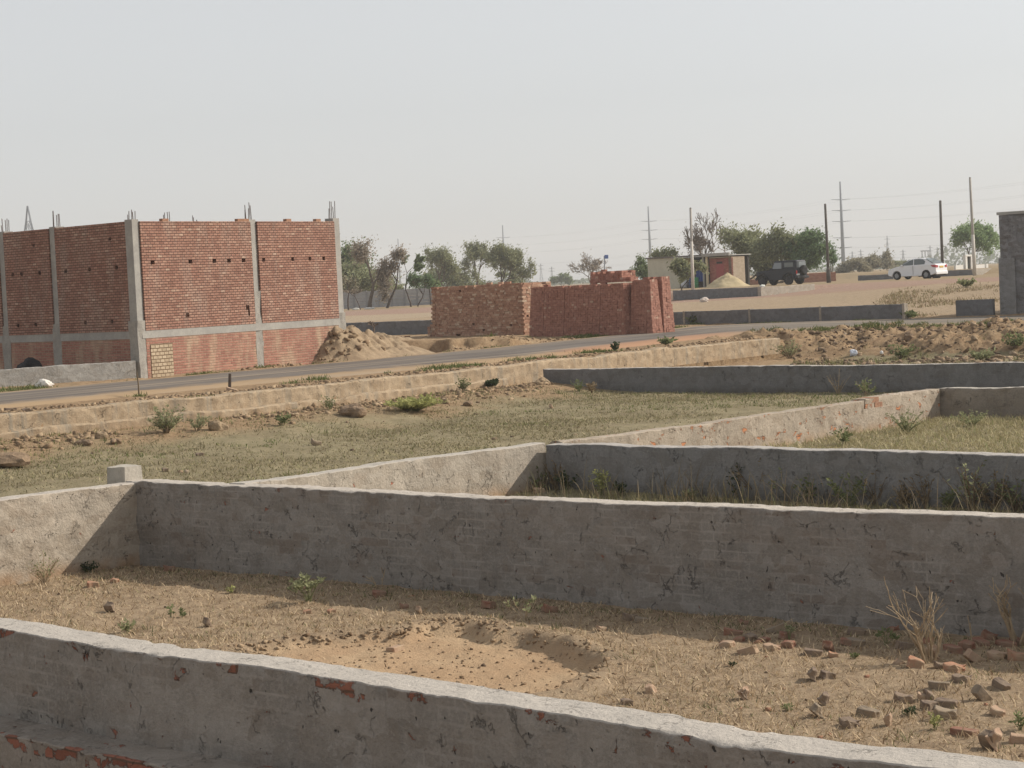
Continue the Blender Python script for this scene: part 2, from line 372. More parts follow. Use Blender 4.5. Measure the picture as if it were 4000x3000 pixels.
def heap_h(x, y):
    c, s_ = math.cos(.98), math.sin(.98); dx, dy = np.asarray(x, float)+4.82, np.asarray(y, float)-56.95
    u, v = dx*c+dy*s_, -dx*s_+dy*c
    a = .78*np.clip(1-np.hypot(np.where(u > 0, u/1.7, u/1.15), v/1.35), 0, 1)**1.1+.62*np.clip(1-np.hypot((u-1.7)/2.7, (v-.3)/1.6), 0, 1)
    n = .34*fbm(x*1.5, y*1.5, 0, 41, 4)+.16*np.abs(fbm(x*5, y*5, 0, 43, 3))
    return 1.06+a+n*np.clip(a*2.2, 0, .9)-.06*(a <= 0)
def H(x, y): return float(height(np.array([x]), np.array([y]), True)[0])
_T = np.geomspace(6, 420, 5000)
def GT(px, py):                                # first point of the ground met by the ray through a photo pixel
    d = ray(px, py); P_ = CAM[None]+d[None]*_T[:, None]; g = height(P_[:, 0], P_[:, 1]); k = int(np.argmax(P_[:, 2] < g))
    if k == 0: k = len(_T)-1
    a, b = P_[k-1, 2]-g[k-1], g[k]-P_[k, 2]; f = a/(a+b) if a+b > 1e-9 else 0; q = P_[k-1]*(1-f)+P_[k]*f
    return Vector((q[0], q[1], H(q[0], q[1])))

# ------------------------------------------------------------------ ground sheet
th = np.concatenate([np.linspace(-180, -32, 26), np.linspace(-28, -17.5, 24), np.linspace(-17.2, 17.2, 520), np.linspace(17.5, 28, 24), np.linspace(32, 176, 26)])*math.pi/180
rr = np.concatenate([[.5, 2, 3.5, 5], np.geomspace(6, 44, 400), np.geomspace(44.15, 64, 150), np.geomspace(64.4, 100, 100), np.geomspace(100.6, 200, 150), np.geomspace(206, 2480, 60)])
TH, RR = np.meshgrid(th, rr); gx = np.sin(TH)*RR; gy = np.cos(TH)*RR
gz = height(gx, gy)
nR, nT = gx.shape
idx = np.arange(nR*nT).reshape(nR, nT); nx = np.roll(idx, -1, 1)
Q = np.stack([idx[:-1], nx[:-1], nx[1:], idx[1:]], -1).reshape(-1, 4)[:, ::-1]
V = np.stack([gx, gy, gz], -1).reshape(-1, 3)
V = np.vstack([V, [[0, 0, float(gz[0].mean())]]]); 
ground_mat = mat('soil and dry grass', rough=.97, spec=.1)
ground = np_mesh('ground', V, Q, ground_mat)
tag(ground, kind='structure')
x, y = V[:, 0], V[:, 1]
sB = sdl(x, y, L_B); sR = sdl(x, y, L_R); sN = sdl(x, y, R_NEAR); sF = sdl(x, y, R_FAR); along = (x-RE[0])*RD[0]+(y-RE[1])*RD[1]
bey = np.maximum(sstep(0, .2, sB), sstep(0, .2, sdl(x, y, L_BL[::-1])))
dp = sdpoly(x, y, PITP); nz = fbm(x*.8, y*.8, 0, 31, 3); nz2 = fbm(x*4, y*4, 0, 33, 3)
zR = bey*(1-sstep(-.5, .3, sR+nz*1.2))*np.where(sN < -.5, 1, 0)
zG = sstep(-.08, .1, dp+nz2*.08)*(1-bey)
zB = np.maximum(sstep(-3.4, -1.2, sR+nz*1.6)*np.where(sF < 0, 1, 0)*np.where(along < 0, 1, .0), np.where((along >= 0) & (sN > -11) & (sF < 0), sstep(-10, -7, sN+nz*3), 0))
zB = np.maximum(zB, np.where((sF > 0) & (sF < 40) & (y < 140), .85, 0))
zP = np.where(sF > 0, sstep(1, 5, (y-84+.85*x)/1.312+nz)*(1-sstep(29, 32, (y-84+.85*x)/1.312+nz*1.5)), 0)
r_ = (y-84+.85*x)/1.312
zA = np.where(sF > 0, sstep(29, 33, r_+nz*1.5)*(1-sstep(52, 60, r_+nz*5)), 0)*np.where(x < 34, 1, .5)
zB = np.where((sF > 0) & (r_ > 45), .35+.3*nz, zB); zR = np.where((sF > 0) & (r_ > 45), .55, zR)
ca = ground.data.color_attributes.new('zone', 'FLOAT_COLOR', 'POINT')
cp = ground.data.color_attributes.new('pale', 'FLOAT_COLOR', 'POINT'); cp.data.foreach_set('color', np.clip(np.stack([zP, zP*0, zP*0, zP*0+1], -1), 0, 1).astype(np.float32).ravel())
ca.data.foreach_set('color', np.clip(np.stack([zR, zG, zB, zA], -1), 0, 1).astype(np.float32).ravel())
t = NT(ground_mat); ob = t.coord('Object'); at = t.n('ShaderNodeAttribute', attribute_name='zone'); sp = t.n('ShaderNodeSeparateColor'); t.l(at.outputs['Color'], sp.inputs[0])
n1 = t.noise(ob, .9, 5, .65); n2 = t.noise(ob, 6, 6, .7); n3 = t.noise(ob, 45, 4, .75)
cd_ = t.mix(t.ramp(n2, .35, .65), (.25, .178, .115), (.35, .262, .175)); cd_ = t.mix(t.ramp(n3, .45, .7, 0, .6), cd_, (.46, .355, .235)); cd_ = t.mix(t.ramp(n1, .5, .75, 0, .5), cd_, (.22, .155, .10))
cf = t.mix(t.ramp(n1, .35, .65), (.215, .175, .11), (.29, .245, .155)); cf = t.mix(t.ramp(n2, .4, .7, 0, .7), cf, (.17, .15, .08)); cf = t.mix(t.ramp(n3, .45, .75, 0, .5), cf, (.34, .28, .175))
cs = t.mix(t.ramp(n1, .35, .7), (.40, .27, .165), (.47, .34, .215)); cs = t.mix(t.ramp(n2, .5, .78, 0, .55), cs, (.28, .18, .105))
ce = t.mix(t.ramp(n2, .35, .7), (.235, .155, .09), (.36, .255, .155)); ce = t.mix(t.ramp(n1, .5, .75, 0, .5), ce, (.29, .225, .14)); ce = t.mix(t.ramp(n3, .5, .8, 0, .5), ce, (.17, .115, .07))
cg = t.mix(t.ramp(n2, .35, .7), (.27, .17, .13), (.34, .25, .19))
col = t.mix(sp.outputs[0], cd_, cf); col = t.mix(sp.outputs[2], col, ce); ap = t.n('ShaderNodeAttribute', attribute_name='pale'); col = t.mix(ap.outputs['Fac'], col, t.mix(t.ramp(n2, .3, .7), (.36, .30, .225), (.44, .375, .285))); col = t.mix(at.outputs['Alpha'], col, cg); col = t.mix(sp.outputs[1], col, cs)
hh = t.math('ADD', t.math('MULTIPLY', n2, .8), t.math('MULTIPLY', n3, .35))
t.out(col, t.bump(hh, .9, .05))

# ------------------------------------------------------------------ the asphalt road
def resample(pts, n):
    p = np.array(pts, float); d = np.concatenate([[0], np.cumsum(np.hypot(*np.diff(p, axis=0).T))])
    s = np.linspace(0, d[-1], n); return np.stack([np.interp(s, d, p[:, 0]), np.interp(s, d, p[:, 1])], -1), s
a, sa = resample(R_NEAR, 260); b, sb_ = resample(R_FAR, 260); m_ = 22
ww = np.linspace(0, 1, m_)
RX = a[:, None, 0]*(1-ww)+b[:, None, 0]*ww; RY = a[:, None, 1]*(1-ww)+b[:, None, 1]*ww
e_ = np.minimum(ww, 1-ww)
RX = RX+((ww == 0)*1.-(ww == 1)*1.)*.18*fbm(RY*1.1, RX*1.1, 0, 4, 3); RY = RY+((ww == 0)*1.-(ww == 1)*1.)*.18*fbm(RX*1.3, RY*1.3, 0, 6, 3)
RZ = 1.10+.008*fbm(RX*.5, RY*.5, 0, 8, 2)+.02*np.minimum(e_*6, 1)
RZ[:, 0] = 1.02; RZ[:, -1] = 1.03
ii = np.arange(260*m_).reshape(260, m_)
Qr = np.stack([ii[:-1, :-1], ii[1:, :-1], ii[1:, 1:], ii[:-1, 1:]], -1).reshape(-1, 4)[:, ::-1]
uvr = np.stack([np.broadcast_to(sa[:, None], RX.shape), np.broadcast_to(ww*7, RX.shape)], -1).reshape(-1, 2)
road_mat = mat('worn asphalt', rough=.95, spec=.08)
road = np_mesh('road', np.stack([RX, RY, RZ], -1).reshape(-1, 3), Qr, road_mat, uv=uvr); tag(road, kind='structure')
if road.data.polygons[0].normal.z < 0: road.data.flip_normals()
t = NT(road_mat); uv = t.coord('UV'); ob = t.coord('Object'); sp = t.n('ShaderNodeSeparateXYZ'); t.l(uv, sp.inputs[0])
n1 = t.noise(t.scaled(uv, .25, 1.3, 1), 1, 5, .6); n2 = t.noise(ob, 9, 5, .7); n3 = t.noise(ob, 120, 3, .7)
col = t.mix(t.ramp(n1, .35, .65), (.112, .096, .085), (.168, .146, .128)); col = t.mix(t.ramp(n3, .4, .75, 0, .5), col, (.20, .185, .17))
edge = t.math('MINIMUM', sp.outputs[1], t.math('SUBTRACT', 7., sp.outputs[1]))
ds = t.ramp(t.math('ADD', edge, t.math('MULTIPLY', t.noise(ob, 1.2, 6), -2.3)), -.75, .35, 1, 0)
col = t.mix(ds, col, (.33, .235, .145))
mx = t.math('MULTIPLY', t.ramp(t.noise(t.scaled(uv, .06, .9, 1), 1.1, 4, .6), .5, .66), .75); col = t.mix(mx, col, (.31, .25, .19))
ox = t.n('ShaderNodeSeparateXYZ'); t.l(ob, ox.inputs[0])
red = t.math('MULTIPLY', t.ramp(ox.outputs[0], .6, 2.2), t.math('MULTIPLY', t.ramp(ox.outputs[0], 5.5, 8.5, 1, 0), t.ramp(t.math('ADD', sp.outputs[1], t.math('MULTIPLY', n2, 1.2)), 2.6, 1.6, 0, 1)))
col = t.mix(t.math('MULTIPLY', red, .85), col, (.37, .21, .13))
br = t.math('MULTIPLY', t.ramp(ox.outputs[0], 5, 9), .45); col = t.mix(br, col, (.22, .19, .155))
t.out(col, t.bump(t.math('ADD', n3, t.math('MULTIPLY', n2, .6)), .4, .01))

# ------------------------------------------------------------------ low walls
def wall(name, pts, prof, m, ds=.05, dz=.05, amp=.012, edge=.013, parent=None, seed=0, smooth=True, fade=None, wob=.012):
    """sweep a cross-section (offset to the left of the line, z) along a line, roughened like hand-laid render"""
    p, s = resample(pts, max(3, int(np.sum(np.hypot(*np.diff(np.array(pts), axis=0).T))/ds)))
    tg = np.gradient(p, axis=0); tg /= np.linalg.norm(tg, axis=1)[:, None]; nl = np.stack([-tg[:, 1], tg[:, 0]], -1)
    q = [prof[0]]
    for u, v in zip(prof, prof[1:]):
        k = max(1, int(math.hypot(v[0]-u[0], v[1]-u[1])/dz))
        q += [(u[0]+(v[0]-u[0])*i/k, u[1]+(v[1]-u[1])*i/k) for i in range(1, k+1)]
    q = np.array(q); zt = q[:, 1].max(); jag = .011
    vv = np.concatenate([[q[0, 1]], q[0, 1]+np.cumsum(np.hypot(*np.diff(q, axis=0).T))])
    X = p[:, None, 0]+nl[:, None, 0]*q[None, :, 0]; Y = p[:, None, 1]+nl[:, None, 1]*q[None, :, 0]; Z = np.broadcast_to(q[None, :, 1], X.shape).copy()
    S = np.broadcast_to(s[:, None], X.shape)
    d = amp*(fbm(S*2.2, vv[None]*2.2+0*S, 0, seed, 3)+.8*fbm(S*8, vv[None]*8+0*S, 0, seed+5, 3))
    mid = (q[:, 0].min()+q[:, 0].max())/2; sg = np.sign(q[:, 0]-mid+1e-6)[None]
    X = X+nl[:, None, 0]*d*sg; Y = Y+nl[:, None, 1]*d*sg
    top = np.clip((q[:, 1]-zt+.12)/.12, 0, 1)[None]
    Z = Z+top*(edge*fbm(S*1.1, 0*S, 0, seed+9, 3)+edge*.42*fbm(S*9, q[None, :, 0]*6+0*S, 0, seed+3, 4))+wob*np.broadcast_to(vn(s*.35, s*0, 0, seed+2)[:, None], X.shape)*top
    e_ = np.clip(1-np.abs(q[:, 1]-zt)/.05, 0, 1)[None]*np.clip(1-np.minimum(np.abs(q[:, 0]-q[:, 0].min()), np.abs(q[:, 0]-q[:, 0].max()))/.03, 0, 1)[None]
    dj = jag*e_*(np.abs(fbm(S*7, 0*S, 0, seed+31, 4))*2-.5); X = X-nl[:, None, 0]*dj*sg*-1; Y = Y-nl[:, None, 1]*dj*sg*-1; Z = Z-e_*.016*np.clip(fbm(S*5, 0*S, 0, seed+37, 4)*2-.5, 0, 1)
    if fade is not None: Z = np.minimum(Z, fade(S))
    n, k = X.shape; I = np.arange(n*k).reshape(n, k)
    F = np.stack([I[:-1, :-1], I[1:, :-1], I[1:, 1:], I[:-1, 1:]], -1).reshape(-1, 4)
    uv = np.stack([S, np.broadcast_to(vv[None], X.shape)], -1).reshape(-1, 2)
    V = np.stack([X, Y, Z], -1).reshape(-1, 3)
    # close the two ends with fans of quads
    ends = []
    for row, fl in ((0, 1), (n-1, 0)):
        for i in range(k//2-0):
            j = k-1-i
            if i+1 < j-1: f = [I[row, i], I[row, i+1], I[row, j-1], I[row, j]]; ends.append(f if fl else f[::-1])
    F = np.vstack([F, np.array(ends)]) if ends else F
    o = np_mesh(name, V, F, m, parent, smooth, uv); o.data.set_sharp_from_angle(angle=math.radians(38)); return o
def rect(t, z0, z1, bev=.007): return [(0, z0), (0, z1-bev), (bev, z1), (t-bev, z1), (t, z1-bev), (t, z0)]

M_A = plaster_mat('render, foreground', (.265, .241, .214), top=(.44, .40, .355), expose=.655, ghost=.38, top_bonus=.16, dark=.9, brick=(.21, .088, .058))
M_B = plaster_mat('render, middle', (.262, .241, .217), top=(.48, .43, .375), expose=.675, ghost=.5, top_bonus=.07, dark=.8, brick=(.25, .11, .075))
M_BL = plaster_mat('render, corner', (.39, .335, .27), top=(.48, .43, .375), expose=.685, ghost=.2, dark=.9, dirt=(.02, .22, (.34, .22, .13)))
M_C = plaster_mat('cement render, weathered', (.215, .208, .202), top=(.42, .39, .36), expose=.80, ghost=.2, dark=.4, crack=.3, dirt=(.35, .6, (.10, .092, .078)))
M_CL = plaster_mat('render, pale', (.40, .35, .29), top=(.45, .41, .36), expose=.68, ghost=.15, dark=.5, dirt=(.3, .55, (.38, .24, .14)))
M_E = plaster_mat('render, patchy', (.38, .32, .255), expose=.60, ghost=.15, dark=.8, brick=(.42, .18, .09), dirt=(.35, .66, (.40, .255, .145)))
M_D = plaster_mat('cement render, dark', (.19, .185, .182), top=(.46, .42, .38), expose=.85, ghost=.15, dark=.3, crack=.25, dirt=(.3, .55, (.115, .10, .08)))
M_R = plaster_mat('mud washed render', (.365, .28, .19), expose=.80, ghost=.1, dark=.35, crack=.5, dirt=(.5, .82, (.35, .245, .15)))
t = NT(M_R)   # rain streaks run down the face
bc = t.b.inputs['Base Color'].links[0].from_socket; uv = t.coord('UV')
sk = t.ramp(t.noise(t.scaled(uv, 5.5, .55, 1), 1, 5, .65), .48, .68, 0, .75); t.l(t.mix(sk, bc, (.24, .21, .165)), t.b.inputs['Base Color'])

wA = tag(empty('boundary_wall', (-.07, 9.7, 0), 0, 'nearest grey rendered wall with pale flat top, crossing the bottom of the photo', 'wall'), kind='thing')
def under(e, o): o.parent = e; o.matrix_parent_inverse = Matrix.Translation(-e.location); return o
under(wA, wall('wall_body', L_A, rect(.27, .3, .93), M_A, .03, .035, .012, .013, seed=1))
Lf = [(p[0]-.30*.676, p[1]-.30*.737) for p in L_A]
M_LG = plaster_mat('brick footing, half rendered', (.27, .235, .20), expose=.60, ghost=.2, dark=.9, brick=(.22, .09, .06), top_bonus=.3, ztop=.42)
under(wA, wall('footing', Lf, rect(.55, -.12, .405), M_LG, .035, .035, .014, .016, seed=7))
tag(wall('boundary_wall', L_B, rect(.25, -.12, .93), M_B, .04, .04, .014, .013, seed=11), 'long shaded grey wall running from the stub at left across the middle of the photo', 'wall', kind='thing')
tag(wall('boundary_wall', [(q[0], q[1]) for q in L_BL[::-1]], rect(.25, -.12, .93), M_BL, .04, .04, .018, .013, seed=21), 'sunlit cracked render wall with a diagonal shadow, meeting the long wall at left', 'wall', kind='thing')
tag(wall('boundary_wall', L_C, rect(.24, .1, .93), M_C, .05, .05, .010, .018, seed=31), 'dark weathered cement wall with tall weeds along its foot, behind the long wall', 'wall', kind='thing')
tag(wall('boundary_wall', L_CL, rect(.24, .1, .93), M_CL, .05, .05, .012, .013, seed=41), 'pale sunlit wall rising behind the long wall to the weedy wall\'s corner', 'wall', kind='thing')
wE = tag(empty('broken_wall', (4.4, 30, .4), 0, 'sunlit wall with bare red brick patches and a broken gap near its far end', 'wall'), kind='thing')
under(wE, wall('wall_body', L_E, rect(.24, .2, .93), M_E, .05, .05, .012, .013, seed=51))
lowE = [(5.22, 30.82), (5.75, 31.47)]
under(wE, wall('broken_section', lowE, rect(.23, .2, .80, .005), M_E, .05, .05, .01, .006, seed=53))
under(wE, wall('wall_body', L_E2, rect(.24, .2, .95), M_E, .05, .05, .012, .02, seed=55))
dE = Vector((.64, .77, 0)); nE = Vector((-.77, .64, 0))
rE = Matrix(((dE.x, nE.x, 0), (dE.y, nE.y, 0), (0, 0, 1)))
c0 = Vector((5.28, 30.9, 0))
M_BR1 = island_mat('loose red bricks', [(0, (.26, .13, .085)), (.5, (.34, .185, .12)), (1, (.40, .26, .17))], noise=25)
bb = MB(); bb.box(c0+dE*.10+nE*.115+Vector((0, 0, .835)), (.20, .22, .07), rE); under(wE, bb.build('loose_brick', M_BR1)); bb = MB(); bb.box(c0+dE*.40+nE*.115+Vector((0, 0, .84)), (.23, .22, .075), rE); under(wE, bb.build('loose_brick', M_BR1))
bb = MB(); bb.box(c0+dE*.30+nE*.12+Vector((0, 0, .92)), (.24, .22, .075), rE); under(wE, bb.build('loose_brick', M_BR1))

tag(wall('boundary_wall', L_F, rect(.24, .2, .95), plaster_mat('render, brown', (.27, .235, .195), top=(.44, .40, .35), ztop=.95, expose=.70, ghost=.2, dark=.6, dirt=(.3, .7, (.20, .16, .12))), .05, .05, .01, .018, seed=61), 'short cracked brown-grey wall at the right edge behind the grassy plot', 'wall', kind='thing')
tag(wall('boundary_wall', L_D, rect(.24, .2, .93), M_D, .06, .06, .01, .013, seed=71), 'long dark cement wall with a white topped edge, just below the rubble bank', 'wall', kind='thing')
wR = tag(empty('retaining_wall', (-3.5, 42.9, .6), 0, 'stepped tan mud-washed retaining wall along the near side of the road', 'wall'), kind='thing')
under(wR, wall('upper_step', L_R, rect(.30, .60, 1.075, .03), M_R, .06, .045, .03, .035, seed=81, wob=.03))
Lr2 = [(p[0]+.15*.79, p[1]-.15*.6) for p in L_R[:7]]
under(wR, wall('lower_step', Lr2, rect(.25, .2, .79, .03), M_R, .06, .045, .03, .04, seed=85, wob=.02))
# stub of brickwork left standing on the outer side of the wall corner
sb = MB(); rS = Matrix(((E1.x, E2.x, 0), (E1.y, E2.y, 0), (0, 0, 1)))
sb.box(Vector((-4.42, 23.25, .66)), (.36, .27, .85), rS, taper=.9)
stub = sb.build('wall_stub', rough_mat('pale render', (.38, .345, .295), (.46, .42, .36), 5, .95, .02, (.26, .23, .195))); bm = bmesh.new(); bm.from_mesh(stub.data); bmesh.ops.subdivide_edges(bm, edges=bm.edges, cuts=5, use_grid_fill=True)
for v in bm.verts:
    q = Vector((float(fbm(v.co.x*5, v.co.y*5, v.co.z*5, 1, 2)), float(fbm(v.co.x*5, v.co.y*5, v.co.z*5, 2, 2)), float(fbm(v.co.x*5, v.co.y*5, v.co.z*5, 3, 2)))); v.co += q*.02
bm.to_mesh(stub.data); bm.free()
tag(stub, 'low pale render stub standing up at the outer corner of the wall', 'wall stub')
# ------------------------------------------------------------------ unfinished brick building
BST = [(0, (.27, .138, .10)), (.3, (.34, .178, .13)), (.8, (.395, .22, .16)), (.97, (.44, .265, .195)), (1, (.52, .36, .27))]
M_BK = brick_mat('rough red brickwork', BST, (.115, .07, .055), .012, .165, .066, eff=((.40, .31, .25), .45))
M_BKL = brick_mat('red brickwork with pale joints', [(0, (.29, .135, .10)), (.5, (.36, .17, .125)), (1, (.43, .22, .16))], (.40, .30, .22), .009, .19, .066, eff=((.47, .36, .25), .75))
M_BKP = brick_mat('pale mud brick infill', [(0, (.40, .31, .21)), (.5, (.47, .37, .26)), (1, (.52, .42, .30))], (.22, .15, .09), .016, .16, .09)
M_CON = rough_mat('bare concrete', (.30, .285, .262), (.38, .36, .325), 3, .9, .01, (.2, .19, .17))
M_CONR = rough_mat('rough mortar', (.28, .26, .235), (.36, .335, .295), 7, .95, .03, (.17, .16, .14))
M_REB = mat('rusty steel', (.16, .13, .12), .7, .3)
BC = Vector((-9.02, 50.34, 1.0)); BR = Vector((.535, .845, 0)).normalized(); BL_ = Vector((-.737, .676, 0)).normalized()
bld = tag(empty('brick_building', BC, 0, 'unfinished roofless red brick building with grey concrete columns and rebar on top', 'building'), kind='thing')
def brick_panel(name, p, d, nrm, L, z0, z1, m, holes=(), th=.2, parent=None, seed=0, proud=0.):
    """brick slab from p along d; outward normal nrm; holes are (u, z, w, h) recesses"""
    us = sorted({0, L, *[round(h[0], 3) for h in holes], *[round(h[0]+h[2], 3) for h in holes], *[L*i/8 for i in range(1, 8)]})
    zs = sorted({z0, z1, *[round(h[1], 3) for h in holes], *[round(h[1]+h[3], 3) for h in holes]})
    V = []; F = []; UV = []
    p = Vector((p[0], p[1], 0))+nrm*proud
    def quad(a, uvs): n = len(V); V.extend(a); UV.extend(uvs); F.append((n, n+1, n+2, n+3))
    W3 = lambda u, z, o: tuple(p+d*u-nrm*o+Vector((0, 0, z)))
    rg = random.Random(seed); topz = {u: (rg.choice([0, 0, 0, .04, -.05]) if 0 < u < L else 0) for u in us}
    for i in range(len(us)-1):
        for j in range(len(zs)-1):
            a, b, c, e = us[i], us[i+1], zs[j], zs[j+1]
            hole = any(h[0]-1e-3 <= a and b <= h[0]+h[2]+1e-3 and h[1]-1e-3 <= c and e <= h[1]+h[3]+1e-3 for h in holes)
            o = .16 if hole else 0
            quad([W3(a, c, o), W3(b, c, o), W3(b, e, o), W3(a, e, o)], [(a, c), (b, c), (b, e), (a, e)])
            if hole:
                for (q1, q2) in (((a, c), (b, c)), ((b, c), (b, e)), ((b, e), (a, e)), ((a, e), (a, c))):
                    quad([W3(*q1, 0), W3(*q2, 0), W3(*q2, o), W3(*q1, o)], [q1, q2, (q2[0]+.1, q2[1]+.1), (q1[0]+.1, q1[1]+.1)])
    quad([W3(0, z1, 0), W3(L, z1, 0), W3(L, z1, th), W3(0, z1, th)], [(0, z1), (L, z1), (L, z1+th), (0, z1+th)])
    quad([W3(L, z0, th), W3(0, z0, th), W3(0, z1, th), W3(L, z1, th)], [(L, z0), (0, z0), (0, z1), (L, z1)])
    quad([W3(0, z0, th), W3(0, z0, 0), W3(0, z1, 0), W3(0, z1, th)], [(0, z0), (.2, z0), (.2, z1), (0, z1)])
    quad([W3(L, z0, 0), W3(L, z0, th), W3(L, z1, th), W3(L, z1, 0)], [(0, z0), (.2, z0), (.2, z1), (0, z1)])
    me = bpy.data.meshes.new(name); me.from_pydata(V, [], F)
    if (V and True): pass
    l = me.uv_layers.new(name='UVMap'); l.data.foreach_set('uv', np.array([UV[i] for f in F for i in f], np.float32).ravel())
    # loose half bricks along the top course
    o = link_mesh(name, me, m)
    if parent: under(parent, o)
    return o
NR = Vector((BR.y, -BR.x, 0)); NL = Vector((-BL_.y, BL_.x, 0))      # outward normals of the lit and the shaded face
if NR.x < 0: NR = -NR
if NL.y > 0: NL = -NL
ZT, ZBM0, ZBM1 = 4.95, 2.06, 2.25
cols_r = [0, 4.58, 8.2]; cols_l = [0, 3.7, 6.15, 9.6, 12.6]
rgb_ = random.Random(5)
def rebar(p, h, n=5, s=.09, par=None):
    m = MB()
    for q in range(n):
        a = 2*math.pi*q/n+.4; x = p[0]+math.cos(a)*s; y = p[1]+math.sin(a)*s; hh = h*rgb_.uniform(.55, 1.15)
        m.tube([(x, y, p[2]-.1), (x+rgb_.uniform(-.02, .02), y+rgb_.uniform(-.02, .02), p[2]+hh)], .011, 5)
    o = m.build('rebar', M_REB); under(bld, o); return o
def reparent(ch, par):
    mw = Matrix.Identity(4); ch.parent = par; ch.matrix_parent_inverse = (par.matrix_world if par.parent is None else Matrix.Translation(bld.location) @ Matrix.Translation(-bld.location)).inverted() if False else Matrix.Identity(4)
def column(p, w, z0, z1, rot, rb, top=None, rough_to=2.3, rw=.05):
    m = MB(); m.box((p[0], p[1], (rough_to+z1)/2), (w, w, z1-rough_to), rot)
    c = m.build('column', M_CON); under(bld, c)
    k = MB(); k.box((p[0], p[1], (z0+rough_to)/2), (w+rw, w+rw, rough_to-z0), rot)
    f = k.build('column_base', M_CONR); bm = bmesh.new(); bm.from_mesh(f.data); bmesh.ops.subdivide_edges(bm, edges=bm.edges, cuts=7, use_grid_fill=True)
    for v in bm.verts: v.co += Vector((float(vn(v.co.x*6, v.co.y*6, v.co.z*4, 3)), float(vn(v.co.x*6, v.co.y*6, v.co.z*4, 4)), 0))*.025
    bm.to_mesh(f.data); bm.free(); f.parent = c
    if rb: r = rebar((p[0], p[1], z1), rb); r.parent = c; r.matrix_parent_inverse = Matrix.Identity(4)
    return c
rotR = Matrix(((BR.x, -BR.y, 0), (BR.y, BR.x, 0), (0, 0, 1)))
rotL = Matrix(((BL_.x, -BL_.y, 0), (BL_.y, BL_.x, 0), (0, 0, 1)))
def on_r(s, o=0): return Vector((BC.x, BC.y, 0))+BR*s+NR*o
def on_l(s, o=0): return Vector((BC.x, BC.y, 0))+BL_*s+NL*o
CW = .30
column(on_r(.10, -.13), .235, .9, ZT+.02, rotR, .22, rough_to=2.5, rw=.07)
column(on_r(4.58, -.15), .26, .9, ZT+.02, rotR, .42, rough_to=3.1, rw=.06)
column(on_r(8.2, -.15), .28, .9, ZT+.06, rotR, .42, rough_to=2.4, rw=.05)
for s, h in ((3.35, .55), (5.62, .3), (9.6, .4), (12.6, .4)): column(on_l(s, -.15), .27, .9, ZT+.02, rotL, h, rough_to=2.5, rw=.08)
# upper brick panels with putlog holes, plinth beams, lower panels
def holes(L, z, us, w=.14, h=.09): return [(u, z, w, h) for u in us if 0 < u < L-.2]
hr1 = holes(4.2, 3.86, (.3, 1.7, 2.62, 3.2, 3.78), .15, .1)+[(1.5, 2.52, .12, .1), (3.85, 2.62, .14, .12), (3.93, 2.46, .07, .16)]
hr2 = holes(3.2, 3.86, (.12, 1.35, 2.1, 2.72), .12, .1)
for (s0, s1, hl, sd) in ((.225, 4.44, hr1, 1), (4.72, 8.06, hr2, 2)):
    brick_panel('brick_wall', on_r(s0), BR, NR, s1-s0, ZBM1, ZT-.03, M_BK, hl, parent=bld, seed=sd, proud=.03)
    brick_panel('brick_wall', on_r(s0), BR, NR, s1-s0, .9, ZBM0, M_BKL, (), parent=bld, seed=sd, proud=.015)
o = brick_panel('brick_infill', on_r(.36), BR, NR, .8, 1.0, ZBM0-.16, M_BKP, (), th=.05, parent=bld, proud=.03); o['label'] = 'pale mud brick patch'
m = MB(); m.box(on_r(4.1, -.09)+Vector((0, 0, (ZBM0+ZBM1)/2)), (8.0, .22, ZBM1-ZBM0), rotR); under(bld, m.build('plinth_beam', M_CON))
for s0, s1, us in ((.16, 3.21, (.5, 1.6, 2.6)), (3.49, 5.48, (.4, 1.2, 1.6)), (5.76, 9.46, (1., 2.)), (9.74, 12.46, (1., 2.))):
    L = s1-s0; hl = holes(L, 3.78, us, .11, .09)+holes(L, 2.46, [u+.3 for u in us], .11, .09)+holes(L, 4.5, [us[0]+.2], .1, .08)
    brick_panel('brick_wall', on_l(s0), BL_, NL, L, ZBM1, ZT-.02, M_BK, hl, parent=bld, seed=int(s0*7), proud=.03)
    brick_panel('brick_wall', on_l(s0), BL_, NL, L, 1.35, ZBM0, M_BKL, (), parent=bld, proud=.015)
m = MB(); m.box(on_l(6.3, -.09)+Vector((0, 0, (ZBM0+ZBM1)/2)), (12.3, .22, ZBM1-ZBM0), rotL); m.box(on_l(6.3, -.06)+Vector((0, 0, 1.12)), (12.3, .22, .46), rotL); under(bld, m.build('plinth_beam', M_CON))
# far sides and the columns standing inside
PB = on_r(8.2); 
brick_panel('brick_wall', PB+BL_*.2, BL_, BR, 12.3, .9, ZT-.05, M_BK, parent=bld, proud=.1)
brick_panel('brick_wall', on_l(12.6), BR, -NR, 8.2, .9, ZT-.05, M_BK, parent=bld, proud=.1)
for sl, sr, h in ((3.6, 4.58, .40), (6.0, 8.1, .42), (6.0, 4.58, .1)):
    p = on_l(sl)+BR*sr; column(p, .26, .9, ZT+.02, rotR, h)
hb_ = MB(); rg = random.Random(3)
for s in (4.1, 4.32, 1.2, 6.1, 7.4):
    hb_ = MB(); hb_.box(on_r(s, -.06)+Vector((0, 0, ZT+.0)), (.22, .11, .08), rotR @ Matrix.Rotation(rg.uniform(-.2, .2), 3, 'Z')); under(bld, hb_.build('loose_brick', M_BR1))
